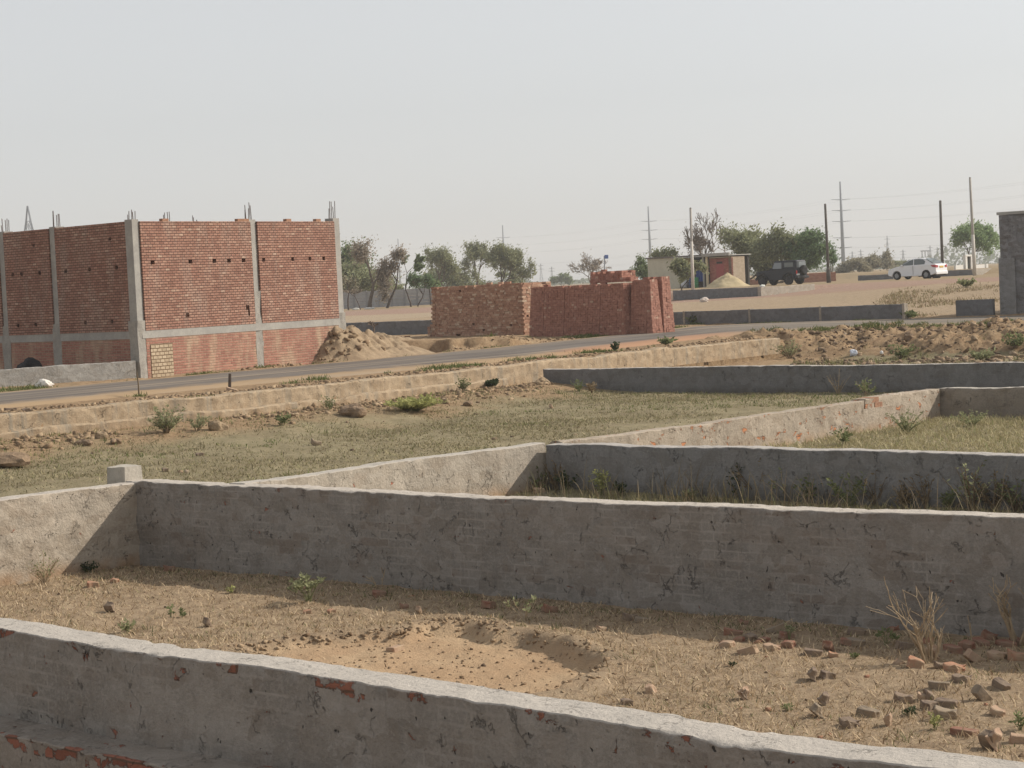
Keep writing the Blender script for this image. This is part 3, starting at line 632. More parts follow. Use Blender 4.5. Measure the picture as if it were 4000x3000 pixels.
# low rendered wall in front of the building's shaded side
M_LW = plaster_mat('grey render', (.34, .325, .30), expose=.9, ghost=.1, dark=.3, crack=.2)
lw = tag(wall('low_wall', [(-18.2, 44.3), (-13.2, 47.5), (-9.12, 50.22)], rect(.2, .95, 1.52), M_LW, .06, .06, .01, .03, seed=91), 'low sunlit grey wall along the roadside in front of the brick building', 'wall', kind='thing')

# ------------------------------------------------------------------ stacks of bricks
M_S1 = island_mat('stacked bricks, pale edged', [(0, (.34, .195, .135)), (.5, (.45, .265, .185)), (.84, (.50, .33, .235)), (.95, (.57, .42, .31)), (1, (.61, .48, .36))], noise=14)
M_S2 = island_mat('stacked bricks, red', [(0, (.32, .16, .12)), (.6, (.395, .20, .15)), (.97, (.44, .235, .18)), (1, (.53, .38, .29))], noise=14)
def brick_stack(name, P0, P1, depth, z0, z1, m, label, mixed=True, batter=.05, step=None, seed=0, topmiss=.2, group='stacks of bricks by the road'):
    """bricks piled between ground points P0 and P1 (front edge), going back by depth"""
    rg = random.Random(seed); P0 = Vector((P0[0], P0[1], 0)); P1 = Vector((P1[0], P1[1], 0)); d = (P1-P0); L = d.length; d.normalize(); n = Vector((-d.y, d.x, 0))
    R_ = Matrix(((d.x, n.x, 0), (d.y, n.y, 0), (0, 0, 1))); k = MB(); bh = .077; rows = int((z1-z0)/bh)
    k.box(P0+d*(L/2)+n*(depth/2)+Vector((0, 0, (z0+z1)/2-.04)), (L-.24-batter*2, depth-.24-batter*2, z1-z0-.1), R_)
    go = [[rg.gauss(0, .006) for _ in range(40)] for _ in range(4)]
    for r in range(rows):
        z = z0+bh*(r+.5); bt = batter*r/rows; top = r == rows-1
        for side in range(4):
            S = (L-2*bt if side % 2 == 0 else depth-2*bt)
            if mixed: u = 0 if r % 2 == 0 else -.06
            else: u = 0
            while u < S-.05:
                w = (.23 if rg.random() < .35 else .115) if mixed else .115
                if mixed and rg.random() < .006: u += w; continue
                if not mixed and int(u/.58) != int((u-.115)/.58): u += .008
                w = min(w, S-u); c = u+w/2; j = (0 if mixed else go[side][int(u/.58) % 40])+ rg.gauss(0, .005)+(rg.random() < .03)*rg.uniform(-.04, .03)
                if side == 0: q = P0+d*(bt+c)+n*(bt+.09+j)
                elif side == 2: q = P0+d*(bt+c)+n*(depth-bt-.09+j)
                elif side == 1: q = P0+d*(L-bt-.09+j)+n*(bt+c)
                else: q = P0+d*(bt+.09+j)+n*(bt+c)
                sz = (w*.95, .2, bh*.945) if side % 2 == 0 else (.2, w*.95, bh*.945)
                if not (top and rg.random() < topmiss): k.box(q+Vector((0, 0, z+rg.gauss(0, .003))), sz, R_ @ Matrix.Rotation(rg.gauss(0, .02), 3, 'Z'))
                u += w
    for u in np.arange(.15, L-.2, .24):
        for v in np.arange(.25, depth-.2, .12):
            if rg.random() < .8: k.box(P0+d*(u+rg.gauss(0, .01))+n*(v+rg.gauss(0, .01))+Vector((0, 0, z0+bh*(rows-.5)+rg.gauss(-.02, .012))), (.22, .11, .07), R_)
    for _ in range(int(L*.8)):
        k.box(P0+d*rg.uniform(.15, L-.15)+n*rg.uniform(.1, depth-.2)+Vector((0, 0, z0+bh*rows+.036)), (.22, .105, .07), R_ @ Matrix.Rotation(rg.uniform(-.5, .5), 3, 'Z'))
    if step:
        for (a0, a1, hh) in step:
            for r in range(int(hh/bh)):
                for u in np.arange(a0, a1, .115): 
                    for v in (.1, .31): k.box(P0+d*u+n*v+Vector((0, 0, z0+bh*(r+.5))), (.107, .2, bh*.9), R_)
    return tag(k.build(name, m), label, 'brick stack', group)
s1a = G(1690, 1323, 1.08); s1b = G(2051, 1314, 1.08)
brick_stack('brick_stack', s1a, s1b, 1.6, 1.0, 3.07, M_S1, 'brownish brick stack with pale edged bricks, first one right of the building', True, .06, [(-.2, .1, .55), (-.06, .1, .67)], 2)
s2a = G(2068, 1311, 1.15); s2b = G(2440, 1303, 1.15)
brick_stack('brick_stack', s2a, s2b, 1.7, 1.05, 2.88, M_S2, 'widest dull red brick stack carrying a small pile on top', False, .10, None, 3, .1)
s3a = s2b+E2*.28+E1*.01; s3b = s3a+E1*.95
brick_stack('brick_stack', s3a, s3b, .56, 1.05, 2.96, M_S2, 'narrow red brick stack with a sunlit end, before the split', False, .09, None, 4, .1)
s4a = s3a+E2*.61; s4b = s3b+E2*.61
brick_stack('brick_stack', s4a, s4b, .6, 1.05, 2.98, M_S2, 'red brick stack behind the split, nearest to the dark low walls', False, .09, None, 5, .1)
ta = s2a+E1*2.3+E2*.7; tb = s2a+E1*3.7+E2*.7
brick_stack('brick_pile', ta, tb, .75, 2.86, 3.26, M_S2, 'small pile of red bricks lying on top of the widest stack', False, .01, [(1.38, 1.8, .2)], 6, .45)
# ------------------------------------------------------------------ earth heaps
M_EARTH = rough_mat('tan earth', (.255, .185, .12), (.345, .26, .17), 3, .97, .05, (.20, .14, .085))
M_SAND = rough_mat('yellow sand', (.40, .32, .19), (.50, .41, .26), 2, .97, .02, (.30, .23, .14))
def heap(name, c, rx, ry, h, m, label, cat, rot=0, seed=0, sharp=1.25, rough=.1, n=56):
    V = []; F = []
    for i in range(n+1):
        r = i/n
        for j in range(n):
            a = 2*math.pi*j/n; rr_ = r*(1+.16*float(vn(math.cos(a)*1.7, math.sin(a)*1.7, 0, seed)))
            x = math.cos(a)*rr_*rx; y = math.sin(a)*rr_*ry; X = x*math.cos(rot)-y*math.sin(rot)+c[0]; Y = x*math.sin(rot)+y*math.cos(rot)+c[1]
            f = max(0, 1-r)**(1/sharp) if False else (1-r**sharp)
            V.append((X, Y, c[2]-.15+(h+.15)*max(0, f)))
    V = np.array(V); e = rough*h*np.clip((V[:, 2]-c[2]+.1)/h, 0, 1)
    V[:, 2] += e*(fbm(V[:, 0]*1.6, V[:, 1]*1.6, 0, seed, 4)*1.3+.5*np.abs(fbm(V[:, 0]*5, V[:, 1]*5, 0, seed+4, 3)))
    for i in range(n):
        for j in range(n): F.append((i*n+j, i*n+(j+1) % n, (i+1)*n+(j+1) % n, (i+1)*n+j)[::-1])
    return tag(np_mesh(name, V, np.array(F), m), label, cat)
hx, hy = np.meshgrid(np.linspace(-6.6, -1.6, 110), np.linspace(54.8, 60.6, 120)); I_ = np.arange(hx.size).reshape(hx.shape)
o = np_mesh('earth_heap', np.stack([hx, hy, heap_h(hx, hy)], -1).reshape(-1, 3), np.stack([I_[:-1, :-1], I_[:-1, 1:], I_[1:, 1:], I_[1:, :-1]], -1).reshape(-1, 4), M_EARTH)
tag(o, 'tan earth heap piled against the right end of the brick building', 'earth heap')
heap('earth_heap', (-3.9, 64.3, 1.30), 1.9, 1.1, .24, M_EARTH, 'low pale earth mound between the building and the brownish brick stack', 'earth heap', .3, 9, 1.2, .5)
p = AT(2843, 164, 1.9); heap('sand_heap', (p.x, p.y, 1.85), 2.3, 2.2, 1.30, M_SAND, 'cone of yellow sand dumped in front of the brick hut', 'sand heap', 0, 14, 1.05, .12)

# ------------------------------------------------------------------ low block walls beyond the road
M_BLK = plaster_mat('dark cement block', (.18, .18, .185), expose=.95, ghost=.1, dark=.1, crack=.05)
M_BLKL = plaster_mat('light cement block', (.36, .32, .27), expose=.95, ghost=.1, dark=.1, crack=.05)
M_PAL = plaster_mat('pale render kerb', (.44, .385, .31), expose=.95, ghost=.05, dark=.1, crack=.05, dirt=(1., 1.5, (.42, .33, .23)))
def pts2(*a): return [(v.x, v.y) for v in a]
kw = tag(empty('kerb_wall', (9.4, 76.9, 1.1), 0, 'low dark grey block wall in three long panels beyond the road, right of the stacks', 'wall'), kind='thing')
w1 = [G(2620, 1272, 1.1), G(2715, 1267, 1.1), G(2971, 1259, 1.1), G(3240, 1251, 1.1), G(3529, 1244, 1.1)]
a0 = w1[0]; dW = (w1[-1]-w1[0]); LW = dW.length; dW.normalize()
ts = [0]+[(q-a0).dot(dW) for q in w1[1:]]
for i in range(4):
    A_ = a0+dW*(ts[i]+.03); B_ = a0+dW*(ts[i+1]-.03)
    under(kw, wall('wall_panel', pts2(A_, B_), rect(.2, .9, 1.60+.01*(i % 2)), M_BLK, .12, .08, .006, .01, seed=100+i, wob=.01))
    m = MB(); q = Vector((a0.x, a0.y, 0))+dW*ts[i+1]+Vector((.12*.7, .12*.7, 1.27)); m.box(q, (.09, .26, .72), Matrix(((dW.x, -dW.y, 0), (dW.y, dW.x, 0), (0, 0, 1)))); under(kw, m.build('pillar', M_BLKL))
A_ = G(3735, 1236, 1.1); B_ = G(3880, 1231, 1.1)
tag(wall('low_wall', pts2(A_, B_), rect(.2, .9, 1.66), M_BLK, .12, .08, .008, .015, seed=110), 'short dark block wall standing left of the tall grey building', 'wall', kind='thing')
A_ = G(1300, 1296, 1.22); B_ = G(1700, 1296, 1.25); A_ = Vector((B_.x, B_.y, 0))-E1*5.5
tag(wall('low_wall', pts2(A_, B_), rect(.2, .9, 1.72), M_BLK, .12, .08, .006, .012, seed=112), 'low dark grey wall in the gap between the building and the brick stacks', 'wall', kind='thing')
# pale kerbs at the crest of the slope
def crest(px0, d0, z0, px1, d1, z1, h, t, m, label, seed, n=2):
    a, b = AT(px0, d0, z0), AT(px1, d1, z1); z0_ = min(z0, z1)
    w = wall('low_wall', pts2(a, b), rect(t, -.5, h), m, .15, .1, .01, .02, seed=seed, wob=.02)
    me = w.data; n_ = len(me.vertices); co = np.empty(n_*3, np.float32); me.vertices.foreach_get('co', co); co = co.reshape(-1, 3)
    A2 = np.array([a.x, a.y]); D2 = np.array([b.x-a.x, b.y-a.y]); s = ((co[:, :2]-A2)@D2)/(D2@D2); co[:, 2] += z0+(z1-z0)*s; me.vertices.foreach_set('co', co.ravel()); me.update()
    return tag(w, label, 'wall', kind='thing')
crest(2630, 125.5, 1.60, 2970, 120.6, 1.62, .54, .25, M_BLK, 'dark low wall below the sand heap and the white-footed pole', 117)
crest(2974, 120.4, 1.60, 3183, 124.2, 1.62, .52, .25, M_BLKL, 'pale low wall in front of the black off-road car', 118)
crest(3352, 166, 1.88, 3490, 164, 1.88, .5, .25, M_BLK, 'dark low wall ending behind the front of the white sedan', 119)
crest(3640, 168, 1.94, 3800, 166, 1.94, .5, .25, M_BLK, 'dark low wall between the white sedan and the tallest bare pole', 120)
crest(3800, 166, 1.94, 3930, 171, 1.94, .5, .25, M_BLKL, 'pale low wall right of the tallest bare pole', 121)
M_RBW = brick_mat('red bricks far off', [(0, (.36, .17, .12)), (.5, (.44, .22, .16)), (1, (.5, .28, .2))], (.3, .2, .15), .01)
crest(3140, 176, 1.9, 3266, 176, 1.9, .85, .4, M_RBW, 'low red brick wall behind the black car and the thick-footed pole', 122)
crest(2905, 181, 1.95, 2990, 181, 1.95, .5, .4, M_RBW, 'low red brick wall between the hut and the black car', 123)

# ------------------------------------------------------------------ tall grey building at the right edge
gb0 = Vector((17.0, 71.35, 0)); gbE = E1; gbN = E2
gbd = tag(empty('cement_building', gb0, 0, 'tall plain grey cement rendered building cut off by the right edge', 'building'), kind='thing')
M_GB = plaster_mat('grey cement render', (.205, .20, .20), expose=.95, ghost=.35, dark=.5, crack=.25, smear=.75)
M_GBL = plaster_mat('lighter cement strip', (.255, .25, .245), expose=.9, ghost=.1, dark=.2, crack=.1)
def gwall(name, a, b, t_, z0, z1, m, seed): return under(gbd, wall(name, pts2(a, b), rect(t_, z0, z1, .01), m, .1, .1, .012, .02, seed=seed, wob=.01))
gwall('wall', gb0+gbE*.05, gb0+gbE*9, .23, .9, 4.52, M_GB, 130)
gwall('wall', gb0+gbE*9+gbN*.25, gb0+gbE*9+gbN*6, .23, .9, 4.52, M_GB, 131)
gwall('wall', gb0+gbE*9+gbN*6, gb0+gbN*6, .23, .9, 4.52, M_GB, 132)
gwall('wall', gb0+gbN*6, gb0+gbN*.25, .23, .9, 4.50, M_GB, 133)
gwall('pilaster', gb0-gbN*.05, gb0+gbE*.62-gbN*.05, .1, .9, 3.05, M_GBL, 134)
rotG = Matrix(((gbE.x, gbN.x, 0), (gbE.y, gbN.y, 0), (0, 0, 1)))
m = MB(); m.box(gb0+gbE*4.56+gbN*3.1+Vector((0, 0, 4.575)), (9.14, 6.28, .10), rotG); under(gbd, m.build('roof_slab', rough_mat('roof slab', (.36, .35, .32), (.44, .42, .38), 4)))
m = MB(); m.tube([gb0+gbN*.6+Vector((0, 0, 4.4))-gbE*.22, gb0+gbN*.6+Vector((0, 0, 4.4))+gbE*.1], .04, 8); under(gbd, m.build('drain_pipe', M_CON))

# ------------------------------------------------------------------ precast fence
M_PRE = rough_mat('precast concrete', (.33, .325, .33), (.40, .39, .39), 1.5, .9, .01)
M_PREP = rough_mat('precast post', (.27, .265, .27), (.32, .315, .315), 1.5, .9, .01)
fa = AT(1240, 194, 1.5); fb = AT(1760, 190, 1.55); fl = (fb-fa).length; fd = (fb-fa).normalized(); fn = Vector((-fd.y, fd.x, 0)); rf = Matrix(((fd.x, fn.x, 0), (fd.y, fn.y, 0), (0, 0, 1)))
fence = tag(empty('panel_fence', fa, 0, 'long grey precast concrete panel fence behind the slender roadside trees', 'fence'), kind='thing')
nb = int(fl/1.25); m = MB()
for i in range(nb):
    for r in range(5): m.box(fa+fd*(1.25*(i+.5))+Vector((0, 0, .17+r*.31)), (1.2, .05, .29), rf @ Matrix.Rotation(.04, 3, 'X'))
under(fence, m.build('panel', M_PRE))
for i in range(nb+1):
    m = MB(); m.box(fa+fd*(1.25*i)-fn*.03+Vector((0, 0, .8)), (.13, .13, 1.66), rf); under(fence, m.build('post', M_PREP))

# ------------------------------------------------------------------ brick hut
hp = AT(2534, 181, 2.0); hr = Matrix(((E1.x, E2.x, 0), (E1.y, E2.y, 0), (0, 0, 1)))
hut = tag(empty('brick_hut', hp, 0, 'flat roofed hut with a beige wall, an open bay and a red brick room', 'hut'), kind='thing')
M_BEI = rough_mat('beige render', (.50, .46, .355), (.56, .52, .41), 1.5, .9, .01, (.4, .36, .28))
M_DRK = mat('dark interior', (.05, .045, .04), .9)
def hbox(name, x0, x1, y0, y1, z0, z1, m): k = MB(); k.box(hp+E1*((x0+x1)/2)+E2*((y0+y1)/2)+Vector((0, 0, (z0+z1)/2)), (x1-x0, y1-y0, z1-z0), hr); return under(hut, k.build(name, m))
hbox('rendered_wall', 0, 3.45, 0, .22, -.1, 2.68, M_BEI); hbox('side_wall', 0, .22, .22, 2.4, -.1, 2.68, M_BEI); hbox('side_wall', 3.23, 3.45, .22, 2.4, -.1, 2.68, M_BEI)
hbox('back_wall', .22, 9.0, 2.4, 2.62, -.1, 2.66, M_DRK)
hbox('roof_slab', -.12, 6.4, -.15, 2.75, 2.69, 2.80, rough_mat('dark roof edge', (.13, .11, .10), (.2, .17, .15), 5))
hbox('roof_slab', 3.0, 9.15, -.5, 2.76, 2.60, 2.68, rough_mat('grey slab', (.33, .32, .30), (.40, .39, .36), 3)); hbox('parapet', 6.3, 9.2, -.52, -.36, 2.69, 2.86, rough_mat('pale slab edge', (.33, .31, .29), (.40, .38, .35), 3))
hbox('yellow_panel', 3.5, 4.3, .9, .98, 2.0, 2.58, mat('yellow sheet', (.55, .46, .22), .8))
hbox('post', 6.55, 6.72, -.3, -.13, -.1, 2.6, mat('cream post', (.58, .50, .33), .8)); hbox('post', 6.2, 6.34, -.3, -.16, -.1, 2.6, rough_mat('grey post', (.30, .29, .27), (.36, .35, .32), 3))
M_HB = brick_mat('hut brick', [(0, (.30, .10, .075)), (.5, (.38, .13, .10)), (1, (.44, .17, .13))], (.22, .11, .09), .01)
brick_panel('brick_wall', hp+E1*6.75, E1, -E2, 2.3, 1.9, 4.42, M_HB, (), .22, hut, proud=.0)
hbox('lintel', 6.75, 8.95, -.03, .1, 2.44, 2.52, mat('lintel', (.5, .42, .33), .8))
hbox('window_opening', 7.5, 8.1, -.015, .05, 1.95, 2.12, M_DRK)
M_RD = mat('dull red door', (.33, .085, .08), .7); hbox('door', 7.45, 8.25, -.03, .02, .1, 1.9, M_RD)
M_HBE = brick_mat('mud plastered brick', [(0, (.38, .30, .22)), (.5, (.43, .35, .26)), (1, (.48, .38, .29))], (.34, .27, .2), .008)
brick_panel('brick_wall', hp+E1*9.05, E2, E1, 1.9, 1.9, 4.5, M_HBE, (), .3, hut, proud=.0)
for nm, x0, x1, y, z1, c, lab in (('blue_tarpaulin', 4.35, 5.15, 1.2, 1.75, (.03, .09, .34), 'blue tarpaulin hanging in the open bay of the hut'),):
    k = MB(); N_ = 10
    vs = [hp+E1*(x0+(x1-x0)*i/N_)+E2*(y+.06*math.sin(i*1.9))+Vector((0, 0, z)) for z in (.5, z1) for i in range(N_+1)]
    k.add(vs, [(i, i+1, N_+2+i, N_+1+i) for i in range(N_)]); o = k.build(nm, mat(nm, c, .6)); md = o.modifiers.new('s', 'SOLIDIFY'); md.thickness = .02
    tag(o, lab, 'tarpaulin', kind='thing')
def drum(name, p, r, h, col, label, cat):
    k = MB(); n = 18; prof = [(r*.94, 0), (r, .03), (r, h*.33), (r*1.05, h*.35), (r, h*.37), (r, h*.64), (r*1.05, h*.66), (r, h*.68), (r, h-.03), (r*.94, h), (r*.5, h+.005)]
    vs = [(p[0]+math.cos(2*math.pi*j/n)*q, p[1]+math.sin(2*math.pi*j/n)*q, p[2]+z) for q, z in prof for j in range(n)]
    fs = [(i*n+j, i*n+(j+1) % n, (i+1)*n+(j+1) % n, (i+1)*n+j) for i in range(len(prof)-1) for j in range(n)]+[tuple((len(prof)-1)*n+j for j in range(n))]
    k.add(vs, fs); return tag(k.build(name, mat(name, col, .5), smooth=True), label, cat)
q = hp+E1*5.6+E2*(-.6); drum('drum', (q.x, q.y, 1.98), .29, .9, (.04, .22, .08), 'green drum standing beside the white-footed pole', 'drum')
q = hp+E1*5.0+E2*(-.3); drum('drum', (q.x, q.y, 1.98), .28, .85, (.03, .05, .12), 'dark blue drum standing in the shade of the hut', 'drum')
def sack(name, p, s, col, label, cat='sack', seed=0):
    bm = bmesh.new(); bmesh.ops.create_icosphere(bm, subdivisions=3, radius=1)
    for v in bm.verts:
        n = float(fbm(v.co.x*1.7, v.co.y*1.7, v.co.z*1.7, seed, 3)); v.co = Vector((v.co.x*s[0], v.co.y*s[1], v.co.z*s[2]))*(1+.45*n); v.co.z = max(v.co.z, -s[2]*.55)
    me = bpy.data.meshes.new(name); bm.to_mesh(me); bm.free(); o = link_mesh(name, me, mat(name, col, .7)); o.location = (p[0], p[1], p[2]+s[2]*.5); return tag(o, label, cat)
q = hp+E1*4.15+E2*(-.2); sack('sack', (q.x, q.y, 2.0), (.3, .25, .5), (.55, .55, .55), 'whitish sack leaning at the open bay of the hut', seed=3)
q = hp+E1*4.55+E2*.1; sack('sack', (q.x, q.y, 2.0), (.3, .25, .42), (.06, .06, .07), 'black sack on the ground inside the open bay', seed=5)
p = G(174, 1511, 1.1); sack('sack', (p.x, p.y, 1.08), (.20, .15, .13), (.70, .66, .60), 'crumpled white sack lying by the low roadside wall', seed=8)
p = AT(81, 50.5, 1.3); sack('tarpaulin_bundle', (p.x, p.y+.9, 1.32), (.34, .22, .22), (.02, .02, .022), 'black rounded bundle showing above the low roadside wall', 'bundle', seed=12)
p = GT(3335, 1388); sack('plastic_bag', (p.x, p.y, p.z), (.10, .09, .12), (.62, .66, .74), 'bluish white plastic bag on the rubble bank, the larger one', 'bag', seed=15)
p = GT(3444, 1383); sack('plastic_bag', (p.x, p.y, p.z), (.05, .05, .06), (.7, .7, .7), 'tiny white plastic scrap on the rubble bank', 'bag', seed=17)
p = AT(2752, 112, 1.5); sack('pale_stone', (p.x, p.y, H(p.x, p.y)), (.22, .2, .17), (.6, .52, .46), 'pale stone below the dark low wall near the white-footed pole', 'stone', seed=19)
p = AT(2985, 122.5, 1.9); sack('pale_stone', (p.x-.1, p.y, 2.1), (.16, .14, .11), (.68, .68, .62), 'small whitish lump by the front wheel of the black car', 'stone', seed=20)
for px, sx, lab in ((1391, .3, 'white lump at the foot of the curved thin trunk'), (1444, .45, 'flat white slab at the foot of the twisted tree')):
    p = AT(px, 176, 1.5); sack('pale_stone', (p.x, p.y, H(p.x, p.y)), (sx, .2, .12), (.62, .60, .55), lab, 'stone', seed=int(px))

# ------------------------------------------------------------------ white gate and wall at far right
gp = AT(3783, 186, 2.45); M_WHT = mat('whitewash', (.72, .70, .66), .85)
gate = tag(empty('white_gateway', gp, 0, 'small white doorway standing between low white walls, right of the tallest pole', 'gateway'), kind='thing')
rg_ = Matrix.Rotation(math.radians(42), 3, 'Z')
def gbox(name, bits, m): 
    k = MB()
    for c, sz in bits: k.box(gp+rg_ @ Vector(c), sz, rg_)
    return under(gate, k.build(name, m))
gbox('frame', [((-.42, 0, .5), (.26, .25, 1.3)), ((.42, 0, .5), (.26, .25, 1.3)), ((0, 0, 1.2), (1.12, .28, .16))], M_WHT)
gbox('door', [((0, .05, .5), (.56, .05, 1.28))], mat('dark door', (.07, .07, .06), .8))
for gx_, gw_, gh_ in ((-1.25, 1.3, .5), (1.6, 1.8, .42), (2.9, .3, .5)): gbox('side_wall', [((gx_, .1, .13), (gw_, .2, gh_))], M_WHT)
# ------------------------------------------------------------------ trees
def leaf_mat(name, c, var=.35, trans=.42):
    c = tuple(min(.9, q*1.75) for q in c)
    return island_mat(name, [(0, tuple(q*(1-var) for q in c)), (.5, c), (1, tuple(min(1, q*(1+var)) for q in c))], .8, None, trans)
L_OLIVE = leaf_mat('olive leaves', (.148, .155, .088)); L_DARK = leaf_mat('dark leaves', (.10, .125, .062)); L_GREEN = leaf_mat('fresh green leaves', (.088, .125, .062)); L_BROWN = leaf_mat('brown leaves', (.165, .15, .105)); L_BRIGHT = leaf_mat('pale green leaves', (.15, .20, .10)); L_GREY = leaf_mat('grey brown twigs leaves', (.20, .17, .135))
M_BARK = rough_mat('grey brown bark', (.11, .085, .065), (.17, .135, .105), 8, .95, .02); M_BARKD = rough_mat('dark bark', (.07, .052, .042), (.11, .085, .07), 8, .95, .02)
M_TWIG = rough_mat('pale twig', (.17, .14, .115), (.22, .18, .15), 8, .95, .01)
def rand_dir(rg): 
    v = Vector((rg.gauss(0, 1), rg.gauss(0, 1), rg.gauss(0, 1))); return v.normalized()
def skeleton(rg, levels, h0, spread, up, kids, ratio=.72, bend=.18, lean=0.0, droop=0.):
    """list of (points, level), tips"""
    out = []; tips = []
    def grow(p, d, L, lv):
        pts = [p.copy()]; q = p.copy(); dd = d.copy(); n = 4
        for i in range(n):
            dd = (dd+rand_dir(rg)*bend+Vector((0, 0, up*.12-droop*max(0, lv-1)*.12))).normalized(); q = q+dd*L/n; pts.append(q.copy())
        out.append((pts, lv))
        if lv >= levels: tips.append(pts); return
        k = rg.choice(kids)
        for j in range(k):
            a = 2*math.pi*(j+rg.random()*.6)/k+rg.random(); at = pts[-1] if j < 2 or lv == 0 else pts[rg.randint(2, n)]
            s = spread*rg.uniform(.6, 1.25); side = dd.orthogonal().normalized(); side.rotate(Matrix.Rotation(a, 3, dd)) 
            grow(at, (dd*math.cos(s)+side*math.sin(s)).normalized(), L*ratio*rg.uniform(.75, 1.2), lv+1)
    grow(Vector((0, 0, 0)), Vector((lean, 0, 1)).normalized(), h0, 0)
    return out, tips
def tree(name, label, px, d, z, top_y, x0, x1, trunk=.25, levels=4, leaves=2500, lsize=.16, lm=None, bark=None, seed=0, spread=.5, kids=(2, 3, 3), up=.25, lean=0., fat=1., scatter=.35, droop=0., group=None, cat='tree', twig_r=.02, base_y=None, stems=1, depth=.8, ball=.0, twigs=True, ratio=.74):
    """tree standing in photo column px at distance d, filling photo columns x0..x1 up to row top_y"""
    rg = random.Random(seed)
    base = AT(px, d, z)
    h = (2.9-z)+(hor(px)-top_y)*d/FP; w = (x1-x0)*d/FP; off = ((x0+x1)/2-px)*d/FP+h*.0487
    br = []; tips = []
    for s in range(stems):
        a, b = skeleton(rg, levels, 1.0 if trunk else .35, spread, up, kids, ratio=ratio, lean=lean+(rg.uniform(-.5, .5) if stems > 1 else 0), droop=droop); br += a; tips += b
    P = np.array([q for p_, l in br for q in p_])
    zt = P[:, 2].max(); th_ = br[0][0][-1].z
    xs = (P[:, 0].min(), P[:, 0].max()); ys = (P[:, 1].min(), P[:, 1].max())
    def warp(q):
        fz = q.z/zt
        if trunk: # stretch so that the trunk takes its share of the height
            f0 = th_/zt; fz = fz/f0*trunk if fz < f0 else trunk+(fz-f0)/(1-f0)*(1-trunk)
        k = min(1, max(0, q.z)/(.9*th_)) if trunk else 1
        sx = w*.94/(xs[1]-xs[0]); mx_ = (xs[0]+xs[1])/2
        return Vector(((q.x-mx_)*sx*1.0+off*k+(mx_*sx-0)*(1-k)*0+(mx_*sx)*(1-k), q.y*sx*depth, fz*h*.97))
    e = tag(empty(name, base, 0, label, cat, group), kind='thing')
    tk = MB(); tw = MB(); r0 = .034*h*fat
    for p_, l in br:
        r = [max(twig_r, r0*(.56**l)*(1-.42*i/4)) for i in range(5)]
        pp = [warp(q) for q in p_]
        if l == 0: pp[0] = pp[0]+Vector((0, 0, -.25)); r[0] *= 1.25
        if l <= 2: tk.tube(pp, r, 6 if l < 2 else 4, cap=False)
        elif twigs: tw.tube(pp, r, 3, cap=False)
    o = tk.build('trunk', bark or M_BARK, e, True)
    # foliage
    V = []; F = []
    tp = [[warp(q) for q in t] for t in tips]
    if levels >= 5: tp = tp+[[warp(q) for q in p_] for p_, l in br if l == levels-1][::2]
    if leaves:
        leaves = int(leaves*2.7)
        for i in range(leaves):
            t = tp[rg.randrange(len(tp))]; f = rg.random()*3.999; k = int(f); c = t[k].lerp(t[k+1], f-k)
            c = c+rand_dir(rg)*abs(rg.gauss(0, scatter*.95))*min(1.2, h*.16)
            if c.z < .1: continue
            n = rand_dir(rg); u = n.orthogonal().normalized(); v = n.cross(u); s = lsize*.85*rg.uniform(.5, 1.3)
            tw.add([c-u*s, c-v*s*.45, c+u*s, c+v*s*.45], [(0, 1, 2, 3)], 1)
    if tw.v: tw.build('crown', [M_TWIG, lm or L_OLIVE], e)
    return e
G1 = 'trees beyond the roadside'
tree('leafy_tree', 'dense dark green tree directly right of the brick building, behind the panel fence', 1338, 205, 1.5, 968, 1290, 1400, .12, 4, 5200, .2, L_DARK, seed=1, spread=.55, scatter=.9, group=G1)
tree('bushy_tree', 'brown-olive thicket tree behind the panel fence and the twisted tree', 1450, 202, 1.5, 1025, 1320, 1540, .08, 5, 5200, .19, L_OLIVE, seed=2, spread=.65, scatter=.75, group=G1)
tree('twisted_tree', 'half bare drooping brown tree with a thick pale twisted trunk', 1442, 178, 1.5, 938, 1375, 1512, .36, 5, 2000, .13, L_GREY, M_BARK, seed=8, spread=.62, scatter=.5, droop=.5, fat=1.05, group=G1)
tree('leaning_tree', 'thin leaning brown tree with sparse tufts, right of the twisted tree', 1508, 178, 1.5, 965, 1500, 1580, .45, 4, 700, .14, L_GREY, M_BARKD, seed=12, spread=.55, scatter=.45, lean=.2, fat=.7, group=G1)
tree('forked_tree', 'slender forked tree with small separate green leaf tufts', 1606, 178, 1.5, 992, 1570, 1660, .34, 3, 420, .17, L_DARK, M_BARKD, seed=15, spread=.45, scatter=.22, fat=.55, kids=(2,), group=G1)
tree('slender_tree', 'short green leafy sapling with a dark trunk left of the brown stack', 1627, 177, 1.5, 1070, 1590, 1690, .38, 4, 900, .16, L_GREEN, M_BARKD, seed=17, spread=.6, scatter=.45, fat=.7, group=G1)
tree('curved_sapling', 'thin curved dark stem with few leaves, near the building', 1412, 176, 1.5, 1120, 1340, 1420, .6, 3, 120, .12, L_GREY, M_BARKD, seed=22, lean=-.35, fat=.7, scatter=.3, group=G1)
tree('slender_tree', 'dark straight thin trunk with brown leaves, first one right of the building', 1362, 176, 1.5, 1075, 1335, 1395, .5, 3, 260, .13, L_BROWN, M_BARKD, seed=24, fat=.8, scatter=.4, group=G1)
tree('slender_tree', 'thin dark stem against the fence, touching the brown brick stack', 1686, 180, 1.5, 1075, 1660, 1715, .6, 3, 260, .13, L_DARK, M_BARKD, seed=26, fat=.8, scatter=.5, group=G1)
tree('round_tree', 'grey-brown round tree, left one of three above the brown brick stack', 1725, 250, 1.6, 952, 1652, 1800, .22, 6, 3200, .15, L_OLIVE, M_BARK, seed=31, spread=.5, scatter=.42, group=G1, ratio=.8)
